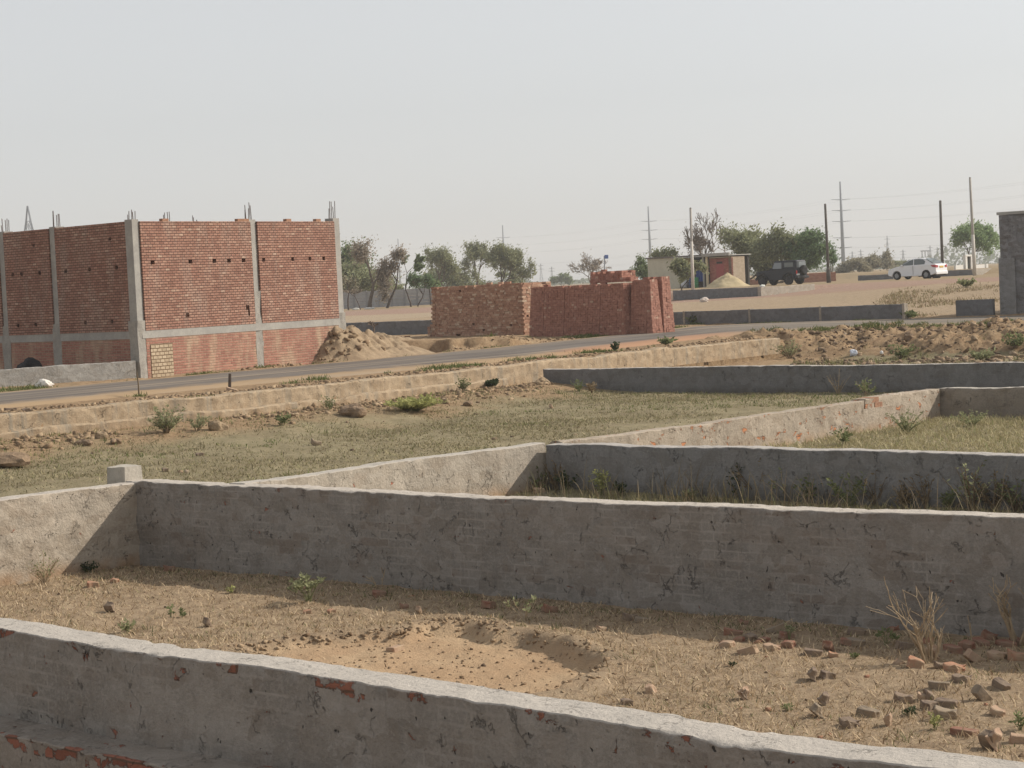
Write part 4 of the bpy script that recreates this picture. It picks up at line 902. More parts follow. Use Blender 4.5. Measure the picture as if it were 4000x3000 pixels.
tree('round_tree', 'tall thin-crowned grey-olive tree, middle one of three above the brown brick stack', 1852, 255, 1.6, 936, 1782, 1920, .30, 6, 2300, .15, L_OLIVE, M_BARK, seed=33, spread=.46, scatter=.4, group=G1, ratio=.8)
tree('round_tree', 'round olive-green tree in front of a pylon, right one of three above the brick stacks', 1982, 245, 1.6, 944, 1890, 2090, .20, 6, 4300, .16, L_OLIVE, M_BARKD, seed=36, spread=.52, scatter=.42, group=G1, ratio=.8)
tree('thicket', 'dense olive thicket filling the foot of the left and middle round trees', 1745, 258, 1.6, 1022, 1648, 1850, .03, 5, 3600, .22, L_OLIVE, seed=81, spread=.8, scatter=.9, cat='thicket', group=G1)
tree('thicket', 'low broken thicket under the middle and right round trees', 1925, 262, 1.6, 1062, 1840, 2060, .03, 5, 1700, .2, L_OLIVE, seed=83, spread=.9, scatter=.8, cat='thicket', group=G1)
tree('thicket', 'dark brownish thicket pressed against the panel fence behind the leaning tree', 1470, 208, 1.5, 1055, 1300, 1575, .03, 5, 5200, .2, L_OLIVE, seed=85, spread=.9, scatter=.9, cat='thicket', group=G1)
tree('green_bush', 'bright green bush at the foot of the left round tree', 1680, 235, 1.6, 1078, 1640, 1720, .1, 4, 1300, .18, L_GREEN, seed=38, scatter=.7, cat='bush', group=G1)
tree('bare_tree', 'pale grey leafless tree behind the small pile on the widest brick stack', 2275, 270, 1.7, 980, 2205, 2395, .2, 6, 350, .14, L_GREY, M_TWIG, seed=41, spread=.55, twig_r=.03, group=G1, ratio=.8)
tree('far_bush', 'hazy blue-green bush far off left of the pale leafless tree', 2185, 520, 1.8, 1070, 2150, 2235, .05, 4, 900, .4, L_DARK, seed=43, scatter=.8, cat='bush', group=G1)
tree('far_bush', 'faint far bush between the leafless tree and the hut', 2478, 560, 1.8, 1050, 2450, 2520, .05, 4, 700, .4, L_DARK, seed=44, scatter=.8, cat='bush', group=G1)
tree('green_bush', 'dark green ragged bush touching the hut\'s left wall', 2508, 184, 1.95, 1000, 2480, 2545, .15, 4, 1300, .15, L_DARK, seed=46, scatter=.7, cat='bush', group=G1)
tree('leafy_tree', 'olive tree top peeping over the hut\'s roof', 2590, 200, 1.95, 970, 2545, 2640, .3, 4, 1200, .16, L_OLIVE, seed=48, scatter=.6, group=G1)
tree('bare_tree', 'big dark leafless tree with spreading branches behind the hut', 2772, 200, 1.95, 806, 2650, 2878, .22, 7, 900, .07, L_GREY, M_BARKD, seed=53, spread=.56, twig_r=.03, fat=.8, group=G1, ratio=.82)
tree('bushy_tree', 'wide brown-olive tree with a thin twiggy top, between hut and black car', 2915, 190, 1.95, 880, 2815, 3040, .06, 6, 6500, .17, L_OLIVE, seed=57, spread=.62, scatter=.62, group=G1)
tree('bushy_tree', 'olive-brown dense tree rising directly above the black car', 3035, 186, 1.95, 888, 2950, 3130, .06, 5, 6000, .18, L_OLIVE, seed=59, spread=.6, scatter=.7, group=G1)
tree('leafy_tree', 'feathery fresh green tree left of the thick-footed pole', 3155, 184, 1.95, 900, 3070, 3240, .06, 5, 6000, .17, L_GREEN, seed=62, spread=.6, up=.5, scatter=.6, group=G1)
tree('green_bush', 'small green sprig right of the thick-footed pole', 3252, 200, 1.95, 972, 3225, 3270, .2, 4, 500, .15, L_GREEN, seed=63, scatter=.6, cat='bush', group=G1)
tree('far_bush', 'low brownish scrub under the tallest pylon', 3300, 310, 1.95, 1012, 3258, 3400, .04, 5, 2600, .26, L_BROWN, seed=65, spread=.8, scatter=.9, cat='bush', group=G1)
tree('bushy_tree', 'rounded grey-brown tree left of the white sedan', 3412, 330, 1.95, 985, 3345, 3485, .06, 5, 3200, .26, L_BROWN, seed=67, spread=.6, scatter=.8, group=G1)
tree('far_bush', 'low hazy scrub just above the white sedan\'s bonnet', 3510, 420, 1.95, 1022, 3470, 3580, .04, 4, 1300, .35, L_OLIVE, seed=69, spread=.8, scatter=.9, cat='bush', group=G1)
tree('leafy_tree', 'bright green airy tree beside the tallest bare pole', 3808, 228, 2.4, 862, 3706, 3915, .2, 6, 4300, .19, L_BRIGHT, seed=72, spread=.58, scatter=.5, group=G1, ratio=.8)
tree('shade_shrub', 'small olive shrub standing in front of the hut\'s open bay', 2655, 150, 2.0, 1010, 2610, 2760, .45, 4, 1100, .15, L_OLIVE, M_BARKD, seed=75, spread=.75, scatter=.55, cat='shrub', fat=.6)
tree('dead_sapling', 'short dead forked sapling in front of the low dark wall, right of the earth heap', 1461, 68, 1.12, 1250, 1435, 1482, .75, 3, 0, .1, None, M_TWIG, seed=77, spread=.7, cat='sapling', fat=1.3, twig_r=.02)
# far-off belt of trees along the horizon
fw_ = MB(); rg = random.Random(9)
for i in range(9000):
    px = rg.uniform(-600, 4600); d = rg.uniform(900, 1300); hh = 6*max(0, .25+.75*float(vn(px*.006, 0, 0, 2)))+1.0
    if 3660 < px < 3990: hh += 7*math.exp(-((px-3760)/90)**2)
    p = AT(px, d, 1.95); z = 1.6+hh*rg.random(); s = rg.uniform(.6, 1.5); n = rand_dir(rg); u = n.orthogonal().normalized(); v = n.cross(u); c = Vector((p.x, p.y, z))
    fw_.add([c-u*s, c-v*s*.7, c+u*s, c+v*s*.7], [(0, 1, 2, 3)])
tag(fw_.build('treeline', leaf_mat('far foliage', (.07, .085, .055))), kind='stuff')

# ------------------------------------------------------------------ poles and pylons
M_POLE = rough_mat('pale concrete pole', (.34, .32, .29), (.44, .41, .37), 2, .9, .005); M_POLED = rough_mat('dark wooden pole', (.09, .08, .072), (.14, .125, .11), 3, .9, .005); M_WHITE = mat('cream sunlit foot', (.52, .485, .43), .8)
def pole(label, px, d, z, top_y, r0, r1, white=0., m=None, px1=None, thick=0):
    b = AT(px, d, z); h = (2.9-z)+(hor(px)-top_y)*d/FP
    lean = ((px1-px)*d/FP+h*.0487) if px1 else 0
    e = tag(empty('pole', b, 0, label, 'pole', 'bare poles without wires'), kind='thing'); k = MB()
    k.tube([(0, 0, -.4), (lean*.5, 0, h*.5), (lean, 0, h)], [r0, (r0+r1)/2, r1], 10); k.build('shaft', m or M_POLE, e, True)
    if white: k = MB(); k.tube([(0, 0, -.3), (lean*white, 0, h*white)], [r0+.012, r0*(1-white)+r1*white+.008], 10); k.build('sunlit_foot', M_WHITE, e, True)  # sunlit lower shaft, its brightness put into a paler coloured shell
    if thick: k = MB(); k.tube([(0, 0, -.3), (lean*.16, 0, h*.16), (lean*.2, 0, h*.2)], [r0*1.5, r0*1.3, r0*1.02], 10); k.build('foot_sleeve', m or M_POLE, e, True)
    k = MB(); k.tube([(lean, 0, h), (lean, 0, h+.05)], [r1*1.06, r1*.7], 10); k.build('cap', M_POLED, e, True)
pole('bare pole with a pale sunlit lower half in front of the hut', 2707, 137, 2.0, 815, .105, .075, .6, M_POLE, 2696)
pole('dark bare pole with a thickened foot, right of the black car', 3238, 156, 1.95, 799, .12, .085, 0, M_POLED, 3221, 1)
pole('dark bare pole rising behind the white sedan\'s boot', 3683, 168, 1.97, 786, .13, .10, 0, M_POLED, 3670)
pole('tallest bare pole, pale at its foot, right of the white sedan', 3808, 160, 1.97, 696, .14, .085, .42, M_POLE, 3785)
M_STEEL = mat('galvanised steel', (.13, .15, .18), .6, .3)
def monopole(label, px, d, h, arms):
    b = AT(px, d, 1.9); e = tag(empty('pylon', b, 0, label, 'pylon', 'tubular pylons of the power line'), kind='thing'); k = MB()
    k.tube([(0, 0, -1), (0, 0, h*.5), (0, 0, h)], [.85, .62, .30], 10); k.build('mast', M_STEEL, e, True)
    tips = []
    for f, wd in arms:
        k = MB(); z = h*f; a = Vector((.94, .34, 0))
        k.tube([a*(-wd)+Vector((0, 0, z+.25)), Vector((0, 0, z)), a*wd+Vector((0, 0, z+.25))], [.08, .2, .08], 6); k.build('crossarm', M_STEEL, e)
        tips += [b+a*(-wd)+Vector((0, 0, z+.1)), b+a*wd+Vector((0, 0, z+.1))]
    return tips
ar = [(.80, 4.2), (.68, 4.2), (.56, 4.2), (.38, 4.2), (.27, 4.2), (.155, 4.2)]
lines = [monopole('tubular steel pylon with cross arms, tallest, between the two dark poles', 3296, 821, 36, ar), monopole('tubular steel pylon rising behind the hut\'s left corner', 2545, 994, 36, ar), monopole('tubular steel pylon rising behind the right round tree', 1975, 1182, 36, ar), monopole('thin tubular pylon behind the forked tree, farthest of its row', 1565, 1370, 36, ar)]
M_WIRE = mat('power cable', (.42, .43, .45), .6)
nxt = [AT(3296, 821, 0), AT(2545, 994, 0)]; st = (nxt[0]-nxt[1])
ext = [p+Vector((st.x, st.y, 0)) for p in lines[0]]; ext2 = [p-Vector((st.x, st.y, 0)) for p in lines[3]]
for q in range(12):
    k = MB(); ch = [ext[q]]+[l[q] for l in lines]+[ext2[q]]
    pts = []
    for a_, b_ in zip(ch, ch[1:]): pts += [a_.lerp(b_, i/10)-Vector((0, 0, 4*1.6*(i/10)*(1-i/10))) for i in range(10)]
    k.tube(pts, .02, 3, cap=False); lv = ['topmost', 'second', 'third', 'fourth', 'fifth', 'lowest'][q//2]
    tag(k.build('power_cable', M_WIRE), 'thin power cable strung between the pylons, %s level, %s side' % (lv, ('far' if q % 2 == 0 else 'near')), 'cable', 'cables of the power line')
def lattice(name, label, px, d, top_y, wb, arms=(), z=1.9, group='far lattice pylons', r=.09, n=7):
    b = AT(px, d, z); h = (2.9-z)+(hor(px)-top_y)*d/FP; e = tag(empty(name, b, 0, label, 'pylon', group), kind='thing'); k = MB()
    def cor(f): w = wb*(1-f)**1.25*.5+.12; return [Vector((sx*w, sy*w, h*f)) for sx, sy in ((1, 1), (-1, 1), (-1, -1), (1, -1))]
    lv = [1-(1-i/n)**1.0 for i in range(n+1)]
    for a_, b_ in zip(lv, lv[1:]):
        A_, B_ = cor(a_), cor(b_)
        for i in range(4):
            k.tube([A_[i], B_[i]], r, 4, cap=False); k.tube([A_[i], B_[(i+1) % 4]], r*.6, 3, cap=False); k.tube([A_[(i+1) % 4], B_[i]], r*.6, 3, cap=False); k.tube([B_[i], B_[(i+1) % 4]], r*.6, 3, cap=False)
    k.build('lattice_mast', M_STEEL, e)
    for f, wd in arms:
        k = MB(); k.tube([(-wd, 0, h*f), (0, 0, h*f+.3), (wd, 0, h*f)], [r*.6, r*1.3, r*.6], 4); k.build('crossarm', M_STEEL, e)
lattice('lattice_pylon', 'pointed lattice pylon showing above the left part of the brick building', 132, 700, 806, 14, (), r=.16)
for px, ty, lab in ((2116, 1030, 'faint lattice pylon right of the right round tree'), (2158, 1042, 'faintest lattice pylon left of the pale leafless tree'), (3470, 922, 'thin tall hazy pylon above the rounded grey-brown tree'), (3530, 976, 'small hazy pylon with arms above the white sedan\'s roof, left'), (3636, 960, 'thin hazy mast right of the far gantry'), (3664, 966, 'small hazy pylon left of the pole behind the sedan'), (3332, 982, 'tiny hazy pylon right of the tallest tubular pylon'), (3365, 975, 'tiny far pylon left of the rounded grey-brown tree')):
    lattice('lattice_pylon', lab, px, 1400, ty, 2.6, ((.9, 2.2), (.75, 2.2)), r=.14, n=6)
b = AT(3616, 1100, 1.9); h = 1+(hor(3616)-978)*1100/FP; e = tag(empty('gantry', b, 0, 'far substation gantry seen above the white sedan\'s roof', 'gantry'), kind='thing')
for s in (-1.6, 0, 1.6): k = MB(); k.tube([(s, 0, 0), (s, 0, h)], .28, 5); k.build('leg', M_STEEL, e)
k = MB(); k.tube([(-2.4, 0, h*.97), (2.4, 0, h*.97)], .3, 5); k.build('beam', M_STEEL, e)
b = AT(2366, 230, 1.9); e = tag(empty('sign_post', b, 0, 'small blue board on a post beside the pale leafless tree', 'sign'), kind='thing'); h = 1+(hor(2366)-1000)*230/FP
k = MB(); k.tube([(0, 0, 0), (0, 0, h)], .05, 6); k.build('post', M_STEEL, e); k = MB(); k.box((.25, 0, h-.1), (.42, .05, .42)); k.build('board', mat('blue board', (.10, .17, .42), .6), e)
# ------------------------------------------------------------------ the two cars (x forward, y to the left, z up; metres)
M_TYRE = mat('tyre rubber', (.025, .025, .026), .9); M_GLASS = mat('window glass', (.10, .12, .12), .08, 0, .7); M_RIM = mat('alloy rim', (.32, .33, .34), .4, .6); M_RIMD = mat('dark rim', (.05, .05, .055), .5, .3)
M_TAIL = mat('red tail lamp', (.35, .02, .02), .25, 0, .5); M_HEAD = mat('headlamp glass', (.6, .62, .63), .15, 0, .5); M_BLACKP = mat('black plastic', (.03, .03, .032), .7)
def carbody(name, secs, m, parent, sub=2, crease=()):
    """loft of rounded cross-sections: each (x, half width, z bottom, z top, roundness)"""
    k = MB(); n = 16; rings = []
    for x, w, zb, zt, rn in secs:
        c = (zb+zt)/2; hh = (zt-zb)/2; ring = []
        for j in range(n):
            t = 2*math.pi*(j+.5)/n; cx, sx = math.cos(t), math.sin(t); p_ = rn
            ring.append((x, w*math.copysign(abs(cx)**p_, cx), c+hh*math.copysign(abs(sx)**p_, sx)))
        rings.append(ring)
    vs = [v for r in rings for v in r]
    fs = [(i*n+j, i*n+(j+1) % n, (i+1)*n+(j+1) % n, (i+1)*n+j) for i in range(len(rings)-1) for j in range(n)]
    fs += [tuple(range(n-1, -1, -1)), tuple((len(rings)-1)*n+j for j in range(n))]
    k.add(vs, fs); o = k.build(name, m, parent, True)
    return o
def prism(name, prof, y0, y1, m, parent, inset=0., smooth=False):
    """side outline (x, z) extruded between y0 and y1; inset pulls the upper points inwards"""
    k = MB(); n = len(prof); zs = [p_[1] for p_ in prof]; z0, z1 = min(zs), max(zs)
    def yy(y, z): f = (z-z0)/(z1-z0) if z1 > z0 else 0; return y-math.copysign(inset*f, y) if abs(y) > .01 else y
    vs = [(x, yy(y0, z), z) for x, z in prof]+[(x, yy(y1, z), z) for x, z in prof]
    k.add(vs, [tuple(range(n)), tuple(range(2*n-1, n-1, -1))]+[(i, n+i, n+(i+1) % n, (i+1) % n) for i in range(n)])
    o = k.build(name, m, parent, smooth); bm = bmesh.new(); bm.from_mesh(o.data); bmesh.ops.recalc_face_normals(bm, faces=bm.faces); bm.to_mesh(o.data); bm.free(); return o
def bevel(o, w, seg=2):
    b = o.modifiers.new('b', 'BEVEL'); b.width = w; b.segments = seg; b.limit_method = 'ANGLE'; b.angle_limit = math.radians(30); return o
def wheel(parent, x, y, r, w, rimm, sp=5):
    e = MB(); s = 1 if y > 0 else -1; n = 24
    prof = [(r*.62, -w/2), (r*.93, -w/2), (r, -w*.32), (r, w*.32), (r*.93, w/2), (r*.62, w/2)]
    vs = [(x+math.cos(2*math.pi*j/n)*q, y+d, r+math.sin(2*math.pi*j/n)*q) for q, d in prof for j in range(n)]
    e.add(vs, [(i*n+j, i*n+(j+1) % n, ((i+1) % 6)*n+(j+1) % n, ((i+1) % 6)*n+j) for i in range(6) for j in range(n)])
    t_ = e.build('wheel', M_TYRE, parent, True)
    k = MB(); f = y+s*w*.38
    k.tube([(x, f-s*.06, r), (x, f-s*.03, r)], [r*.64, r*.64], 20)
    for q in range(sp):
        a = 2*math.pi*q/sp; k.box((x+math.cos(a)*r*.34, f, r+math.sin(a)*r*.34), (r*.56, .03, r*.16), Matrix.Rotation(-a, 3, 'Y'))
    k.tube([(x, f-s*.02, r), (x, f+s*.03, r)], [r*.14, r*.1], 10)
    k.build('rim', rimm, t_)
def arch(prof_x, r, z0, n=8): return [(prof_x+math.cos(math.pi*(1-i/n))*r, z0+math.sin(math.pi*(1-i/n))*r) for i in range(n+1)]
head = math.atan2(.676, -.737)
# --- white sedan: outline of the side with both wheel arches
def sedan(loc):
    e = tag(empty('sedan_car', loc, head, 'white sedan car parked at right, seen from its rear left side', 'car'), kind='thing')
    W_ = mat('white car paint', (.74, .74, .75), .35, 0, .5)
    low = [(-1.93, .34), (-1.55, .24)]+[(x, z) for x, z in arch(-1.18, .36, .28)]+[(-.80, .22), (.85, .22)]+arch(1.25, .36, .28)+[(1.63, .24), (1.96, .33)]
    up = [(2.0, .50), (1.97, .66), (1.80, .80), (1.35, .92), (.98, .98), (.5, 1.0), (-1.0, 1.03), (-1.55, 1.05), (-1.88, 1.04), (-1.97, .98), (-1.99, .70), (-2.0, .50)]
    b = bevel(prism('body', low+up, -.83, .83, W_, e, .07), .07, 3)
    # cabin: tapering greenhouse
    cab = [(1.02, .96), (.28, 1.40), (-.1, 1.49), (-.6, 1.51), (-1.0, 1.46), (-1.72, 1.04), (-1.6, .98)]
    c = bevel(prism('cabin', cab, -.74, .74, W_, e, .17), .06, 3)
    def win(name, prof, side, off=.012):
        k = MB(); z0, z1 = .96, 1.51
        f = lambda z: side*(.74-.17*(z-z0)/(z1-z0)+off)
        k.add([(x, f(z), z) for x, z in prof], [tuple(range(len(prof)))]); o = k.build(name, M_GLASS, e); md = o.modifiers.new('s', 'SOLIDIFY'); md.thickness = .015; md.offset = 0
    for s in (1, -1):
        win('window', [(.86, 1.02), (.26, 1.34), (-.06, 1.42), (-.10, 1.03)], s)
        win('window', [(-.18, 1.03), (-.14, 1.43), (-.55, 1.44), (-.88, 1.40), (-1.08, 1.24), (-1.02, 1.05)], s)
        k = MB(); k.box((.78, s*.86, 1.02), (.13, .16, .11)); bevel(k.build('mirror', W_, e), .03)
        k = MB(); k.box((-.02, s*.84, .86), (.16, .03, .03)); k.build('door_handle', W_, e); k = MB(); k.box((-.85, s*.84, .88), (.16, .03, .03)); k.build('door_handle', W_, e)
        k = MB(); k.box((-.13, s*.832, .66), (.012, .02, .66)); k.build('door_seam', M_BLACKP, e)
        k = MB(); k.add([(-1.99, s*.50, .78), (-1.99, s*.50, .93), (-1.96, s*.77, .98), (-1.60, s*.80, .96), (-1.72, s*.805, .84), (-1.97, s*.78, .78)], [(0, 1, 2, 5), (2, 3, 4, 5)]); o = k.build('tail_lamp', M_TAIL, e); md = o.modifiers.new('s', 'SOLIDIFY'); md.thickness = .06; md.offset = 0
        k = MB(); k.box((1.82, s*.62, .72), (.3, .28, .13), Matrix.Rotation(-s*.35, 3, 'Z')); bevel(k.build('headlamp', M_HEAD, e), .03)
        k = MB(); k.add([(-1.18+math.cos(a)*.34, s*.80, .3+math.sin(a)*.34) for a in [2*math.pi*i/20 for i in range(20)]]+[(-1.18+math.cos(a)*.34, s*.45, .3+math.sin(a)*.34) for a in [2*math.pi*i/20 for i in range(20)]], [tuple(range(20, 40))]+[(i, (i+1) % 20, 20+(i+1) % 20, 20+i) for i in range(20)]); k.build('wheel_arch', M_BLACKP, e)
        for x in (-1.18, 1.25): wheel(e, x, s*.74, .30, .19, M_RIM, 8)
    k = MB(); k.add([(-1.06, -.58, 1.44), (-1.06, .58, 1.44), (-1.70, .66, 1.07), (-1.70, -.66, 1.07)], [(0, 1, 2, 3)]); o = k.build('rear_window', M_GLASS, e); o.location.x = -.02; o.location.z = .035; md = o.modifiers.new('s', 'SOLIDIFY'); md.thickness = .02
    k = MB(); k.add([(.98, -.66, 1.0), (.98, .66, 1.0), (.30, .57, 1.40), (.30, -.57, 1.40)], [(0, 1, 2, 3)]); o = k.build('windscreen', M_GLASS, e); o.location.x = .03; o.location.z = .02; md = o.modifiers.new('s', 'SOLIDIFY'); md.thickness = .02
    k = MB(); k.box((-2.0, 0, .40), (.10, 1.62, .24)); bevel(k.build('bumper', W_, e), .05, 3)
    k = MB(); k.box((-2.0, 0, .82), (.03, .50, .12)); k.build('number_plate', mat('yellow plate', (.62, .38, .06), .6), e)
    k = MB(); k.box((-1.2, 0, .22), (1.5, 1.3, .12)); k.build('underbody', M_BLACKP, e)
    return e
def jeep(loc):
    e = tag(empty('off_road_car', loc, head, 'black boxy off-road car with a spare wheel on its back, parked near the hut', 'car'), kind='thing')
    B_ = mat('black car paint', (.008, .010, .017), .4, 0, .3)
    low = [(-1.75, .52), (-1.55, .48)]+arch(-1.10, .46, .46)+[(-.6, .42), (.75, .42)]+arch(1.28, .46, .46)+[(1.78, .52)]
    up = [(1.85, .70), (1.84, 1.04), (1.72, 1.10), (.55, 1.17), (.50, 1.20), (-1.72, 1.20), (-1.78, 1.15), (-1.78, .6)]
    bevel(prism('body', low+up, -.76, .76, B_, e, .04), .04, 2)
    bevel(prism('hard_top', [(.48, 1.18), (.22, 1.78), (.12, 1.84), (-1.62, 1.84), (-1.74, 1.80), (-1.78, 1.18)], -.74, .74, B_, e, .08), .05, 2)
    def win(name, prof, side):
        k = MB(); f = lambda z: side*(.74-.08*(z-1.18)/.66+.01)
        k.add([(x, f(z), z) for x, z in prof], [tuple(range(len(prof)))]); o = k.build(name, M_GL2, e); md = o.modifiers.new('s', 'SOLIDIFY'); md.thickness = .015; md.offset = 0
    M_GL2 = mat('pale window glass', (.16, .18, .19), .06, 0, .7)
    for s in (1, -1):
        win('window', [(.34, 1.24), (.17, 1.70), (-.48, 1.70), (-.50, 1.24)], s)
        k = MB(); f = s*.71; k.add([(-.75, f, 1.3), (-.75, f, 1.68), (-1.55, f, 1.68), (-1.55, f, 1.3)], [(0, 1, 2, 3)]); o = k.build('quarter_window', M_GLASS, e); md = o.modifiers.new('s', 'SOLIDIFY'); md.thickness = .02; md.offset = 0
        for x in (-1.10, 1.28):
            wheel(e, x, s*.72, .40, .25, M_RIMD, 6)
            k = MB(); pr = [(x+math.cos(math.pi*(1-i/10))*.50, .42+math.sin(math.pi*(1-i/10))*.52) for i in range(11)]
            k.add([(px_, s*yv, pz) for yv in (.74, .92) for px_, pz in pr]+[(px_, s*.92, pz-.06) for px_, pz in pr], [(i, i+1, 12+i, 11+i) for i in range(10)]+[(11+i, 12+i, 23+i, 22+i) for i in range(10)]); k.build('wing', M_BLACKP, e)
        k = MB(); k.box((.42, s*.90, 1.22), (.08, .2, .17)); bevel(k.build('mirror', B_, e), .02)
        k = MB(); k.box((-1.79, s*.64, .92), (.07, .14, .26)); bevel(k.build('tail_lamp', M_TAIL, e), .015)
        k = MB(); k.tube([(1.84, s*.52, .88), (1.9, s*.52, .88)], [.11, .1], 14); k.build('headlamp', M_HEAD, e)
        k = MB(); k.box((.1, s*.80, .42), (1.5, .14, .06)); k.build('side_step', M_BLACKP, e)
    k = MB(); k.box((-1.785, 0, 1.50), (.03, 1.18, .44)); k.build('rear_window', M_GL2, e)
    k = MB(); k.box((.36, 0, 1.47), (.03, 1.2, .46), Matrix.Rotation(-.42, 3, 'Y')); k.build('windscreen', M_GLASS, e)
    # spare wheel stands upright against the tailgate
    k = MB(); n = 24; r = .38; prof = [(r*.5, 0), (r*.93, 0), (r, .05), (r, .18), (r*.93, .23), (r*.5, .2)]
    k.add([(-1.81-d, -.12+math.cos(2*math.pi*j/n)*q, 1.06+math.sin(2*math.pi*j/n)*q) for q, d in prof for j in range(n)], [(i*n+j, i*n+(j+1) % n, (i+1)*n+(j+1) % n, (i+1)*n+j) for i in range(5) for j in range(n)]+[tuple(5*n+j for j in range(n))]); k.build('spare_wheel', M_TYRE, e, True)
    for s in (1, -1):
        k = MB(); k.box((s*1.88, 0, .56), (.16, 1.5, .18)); bevel(k.build('bumper', M_BLACKP, e), .03)
    k = MB(); k.box((-1.80, .45, .76), (.03, .4, .12)); k.build('number_plate', mat('white plate', (.7, .7, .68), .6), e)
    k = MB(); k.box((0, 0, .45), (3.2, 1.2, .16)); k.build('chassis', M_BLACKP, e)
    return e
p = AT(3585, 150, 1.95); sedan((p.x, p.y, H(p.x, p.y)+.0))
p = AT(3056, 157, 1.95); jeep((p.x, p.y, H(p.x, p.y)+.0))
# ------------------------------------------------------------------ grass, straw and rubble that nobody could count
nrg = np.random.default_rng(4)
def inframe(x, y, z, m=.06):
    """keeps a scatter to the part of the place the photograph looks at, with a margin to either side"""
    r = np.degrees(np.arctan2(x, y)); return (np.abs(r) < 19) & (y > 5)
def blades(name, x, y, h, lean, w, stops, per=3, spread=.03, kind='stuff', trans=.2, flat=0.):
    n = len(x); z = height(x, y)
    X = np.repeat(x, per)+nrg.normal(0, spread, n*per); Y = np.repeat(y, per)+nrg.normal(0, spread, n*per); Z = np.repeat(z, per)-.01
    hh = np.repeat(h, per)*nrg.uniform(.5, 1.2, n*per); a = nrg.uniform(0, 2*np.pi, n*per); ln = lean*nrg.uniform(.3, 1.4, n*per)
    dx, dy = np.cos(a)*hh*ln, np.sin(a)*hh*ln; up = hh*np.maximum(.12, 1-.5*ln)
    ph = nrg.uniform(0, 2*np.pi, n*per); wx, wy = np.cos(ph)*w, np.sin(ph)*w
    ww = nrg.uniform(.6, 1.4, n*per); wx, wy = wx*ww, wy*ww
    P = np.stack([np.stack([X-wx, Y-wy, Z], -1), np.stack([X+wx, Y+wy, Z], -1), np.stack([X+dx*.45+wx*.7, Y+dy*.45+wy*.7, Z+up*.62], -1), np.stack([X+dx*.45-wx*.7, Y+dy*.45-wy*.7, Z+up*.62], -1), np.stack([X+dx, Y+dy, Z+up], -1)], 1).reshape(-1, 3)
    b = np.arange(n*per)*5
    F = np.concatenate([np.stack([b, b+1, b+2], -1), np.stack([b, b+2, b+3], -1), np.stack([b+3, b+2, b+4], -1)])
    o = np_mesh(name, P, F, island_mat(name, stops, .9, None, trans), smooth=False); return tag(o, kind=kind)
def scatter(poly, n, dens=None):
    p = np.array(poly, float); lo, hi = p.min(0), p.max(0); x = nrg.uniform(lo[0], hi[0], n); y = nrg.uniform(lo[1], hi[1], n)
    k = sdpoly(x, y, poly) > 0
    k &= inframe(x, y, 0)
    x, y = x[k], y[k]
    if dens is not None: q = nrg.uniform(0, 1, len(x)) < dens(x, y); x, y = x[q], y[q]
    return x, y
near_poly = [(-9, 17.2), (-4.3, 22.85), (7.6, 12.25), (4.7, 5.6), (-7.3, 16.9)]
def d_near(x, y):
    dp = sdpoly(x, y, PITP); return np.where(dp > -.12, .03, 1)*np.clip(.6+.6*fbm(x*.9, y*.9, 0, 51, 3), .12, 1)
x, y = scatter(near_poly, 230000, d_near)
STRAW = [(0, (.15, .105, .065)), (.25, (.33, .24, .15)), (.6, (.54, .41, .265)), (.9, (.64, .51, .35)), (1, (.28, .25, .13))]
blades('dry_grass', x, y, .035+.065*nrg.random(len(x))**2, 1.25, .0042, STRAW, 3, .03)
x, y = scatter(near_poly, 52000, lambda x, y: d_near(x, y)*sstep(.05, .55, fbm(x*1.2, y*1.2, 0, 55, 3))+.7*sstep(-1.0, -.2, sdl(x, y, L_B)+.25*vn(x*3, y*3, 0, 2)))
blades('green_grass', x, y, .035+.06*nrg.random(len(x))**2, .8, .0035, [(0, (.075, .085, .035)), (.5, (.13, .145, .06)), (.85, (.21, .21, .09)), (1, (.34, .30, .16))], 3, .03)
x, y = scatter(near_poly, 16000, lambda x, y: np.exp(-((x-2.2)/1.2)**2-((y-13.4)/2.)**2)); blades('dry_grass', x, y, .06+.09*nrg.random(len(x))**2, .7, .004, STRAW, 3, .03)
field = [(-19, 27), (-9.2, 36.1), (-2.3, 44.5), (.6, 48.2), (16, 34.5), (10.5, 29.8), (6.9, 32.9), (4.3, 29.9), (.3, 25.6), (-2.8, 22), (-4.5, 23.1), (-9.6, 17.4), (-14, 20)]
def d_field(x, y): return np.clip(.5+1.1*fbm(x*.45, y*.45, 0, 61, 4), .03, 1)*(1-.8*sstep(-3.0, -1., sdl(x, y, L_R)+vn(x*.8, y*.8, 0, 3)))
x, y = scatter(field, 230000, d_field)
OLIVE = [(0, (.14, .115, .065)), (.3, (.25, .215, .125)), (.65, (.37, .31, .19)), (.8, (.20, .205, .09)), (1, (.46, .38, .25))]
blades('field_grass', x, y, .04+.07*nrg.random(len(x))**1.5, 1.05, .0075, OLIVE, 3, .05)
x, y = scatter(field, 26000, lambda x, y: sstep(.1, .5, fbm(x*.35+3, y*.35, 0, 65, 3)))
blades('green_grass', x, y, .05+.08*nrg.random(len(x))**2, .7, .007, [(0, (.08, .10, .035)), (.6, (.15, .18, .06)), (1, (.25, .25, .10))], 4, .06)
plotE = [(.6, 25.5), (6.75, 32.6), (13, 27), (9, 17.8)]
x, y = scatter(plotE, 60000, lambda x, y: np.clip(.6+.5*fbm(x*.6, y*.6, 0, 71, 3), .1, 1))
blades('tall_grass', x, y, .06+.09*nrg.random(len(x)), .8, .0065, [(0, (.26, .23, .12)), (.5, (.42, .36, .21)), (.85, (.50, .43, .27)), (1, (.24, .27, .11))], 3, .05)
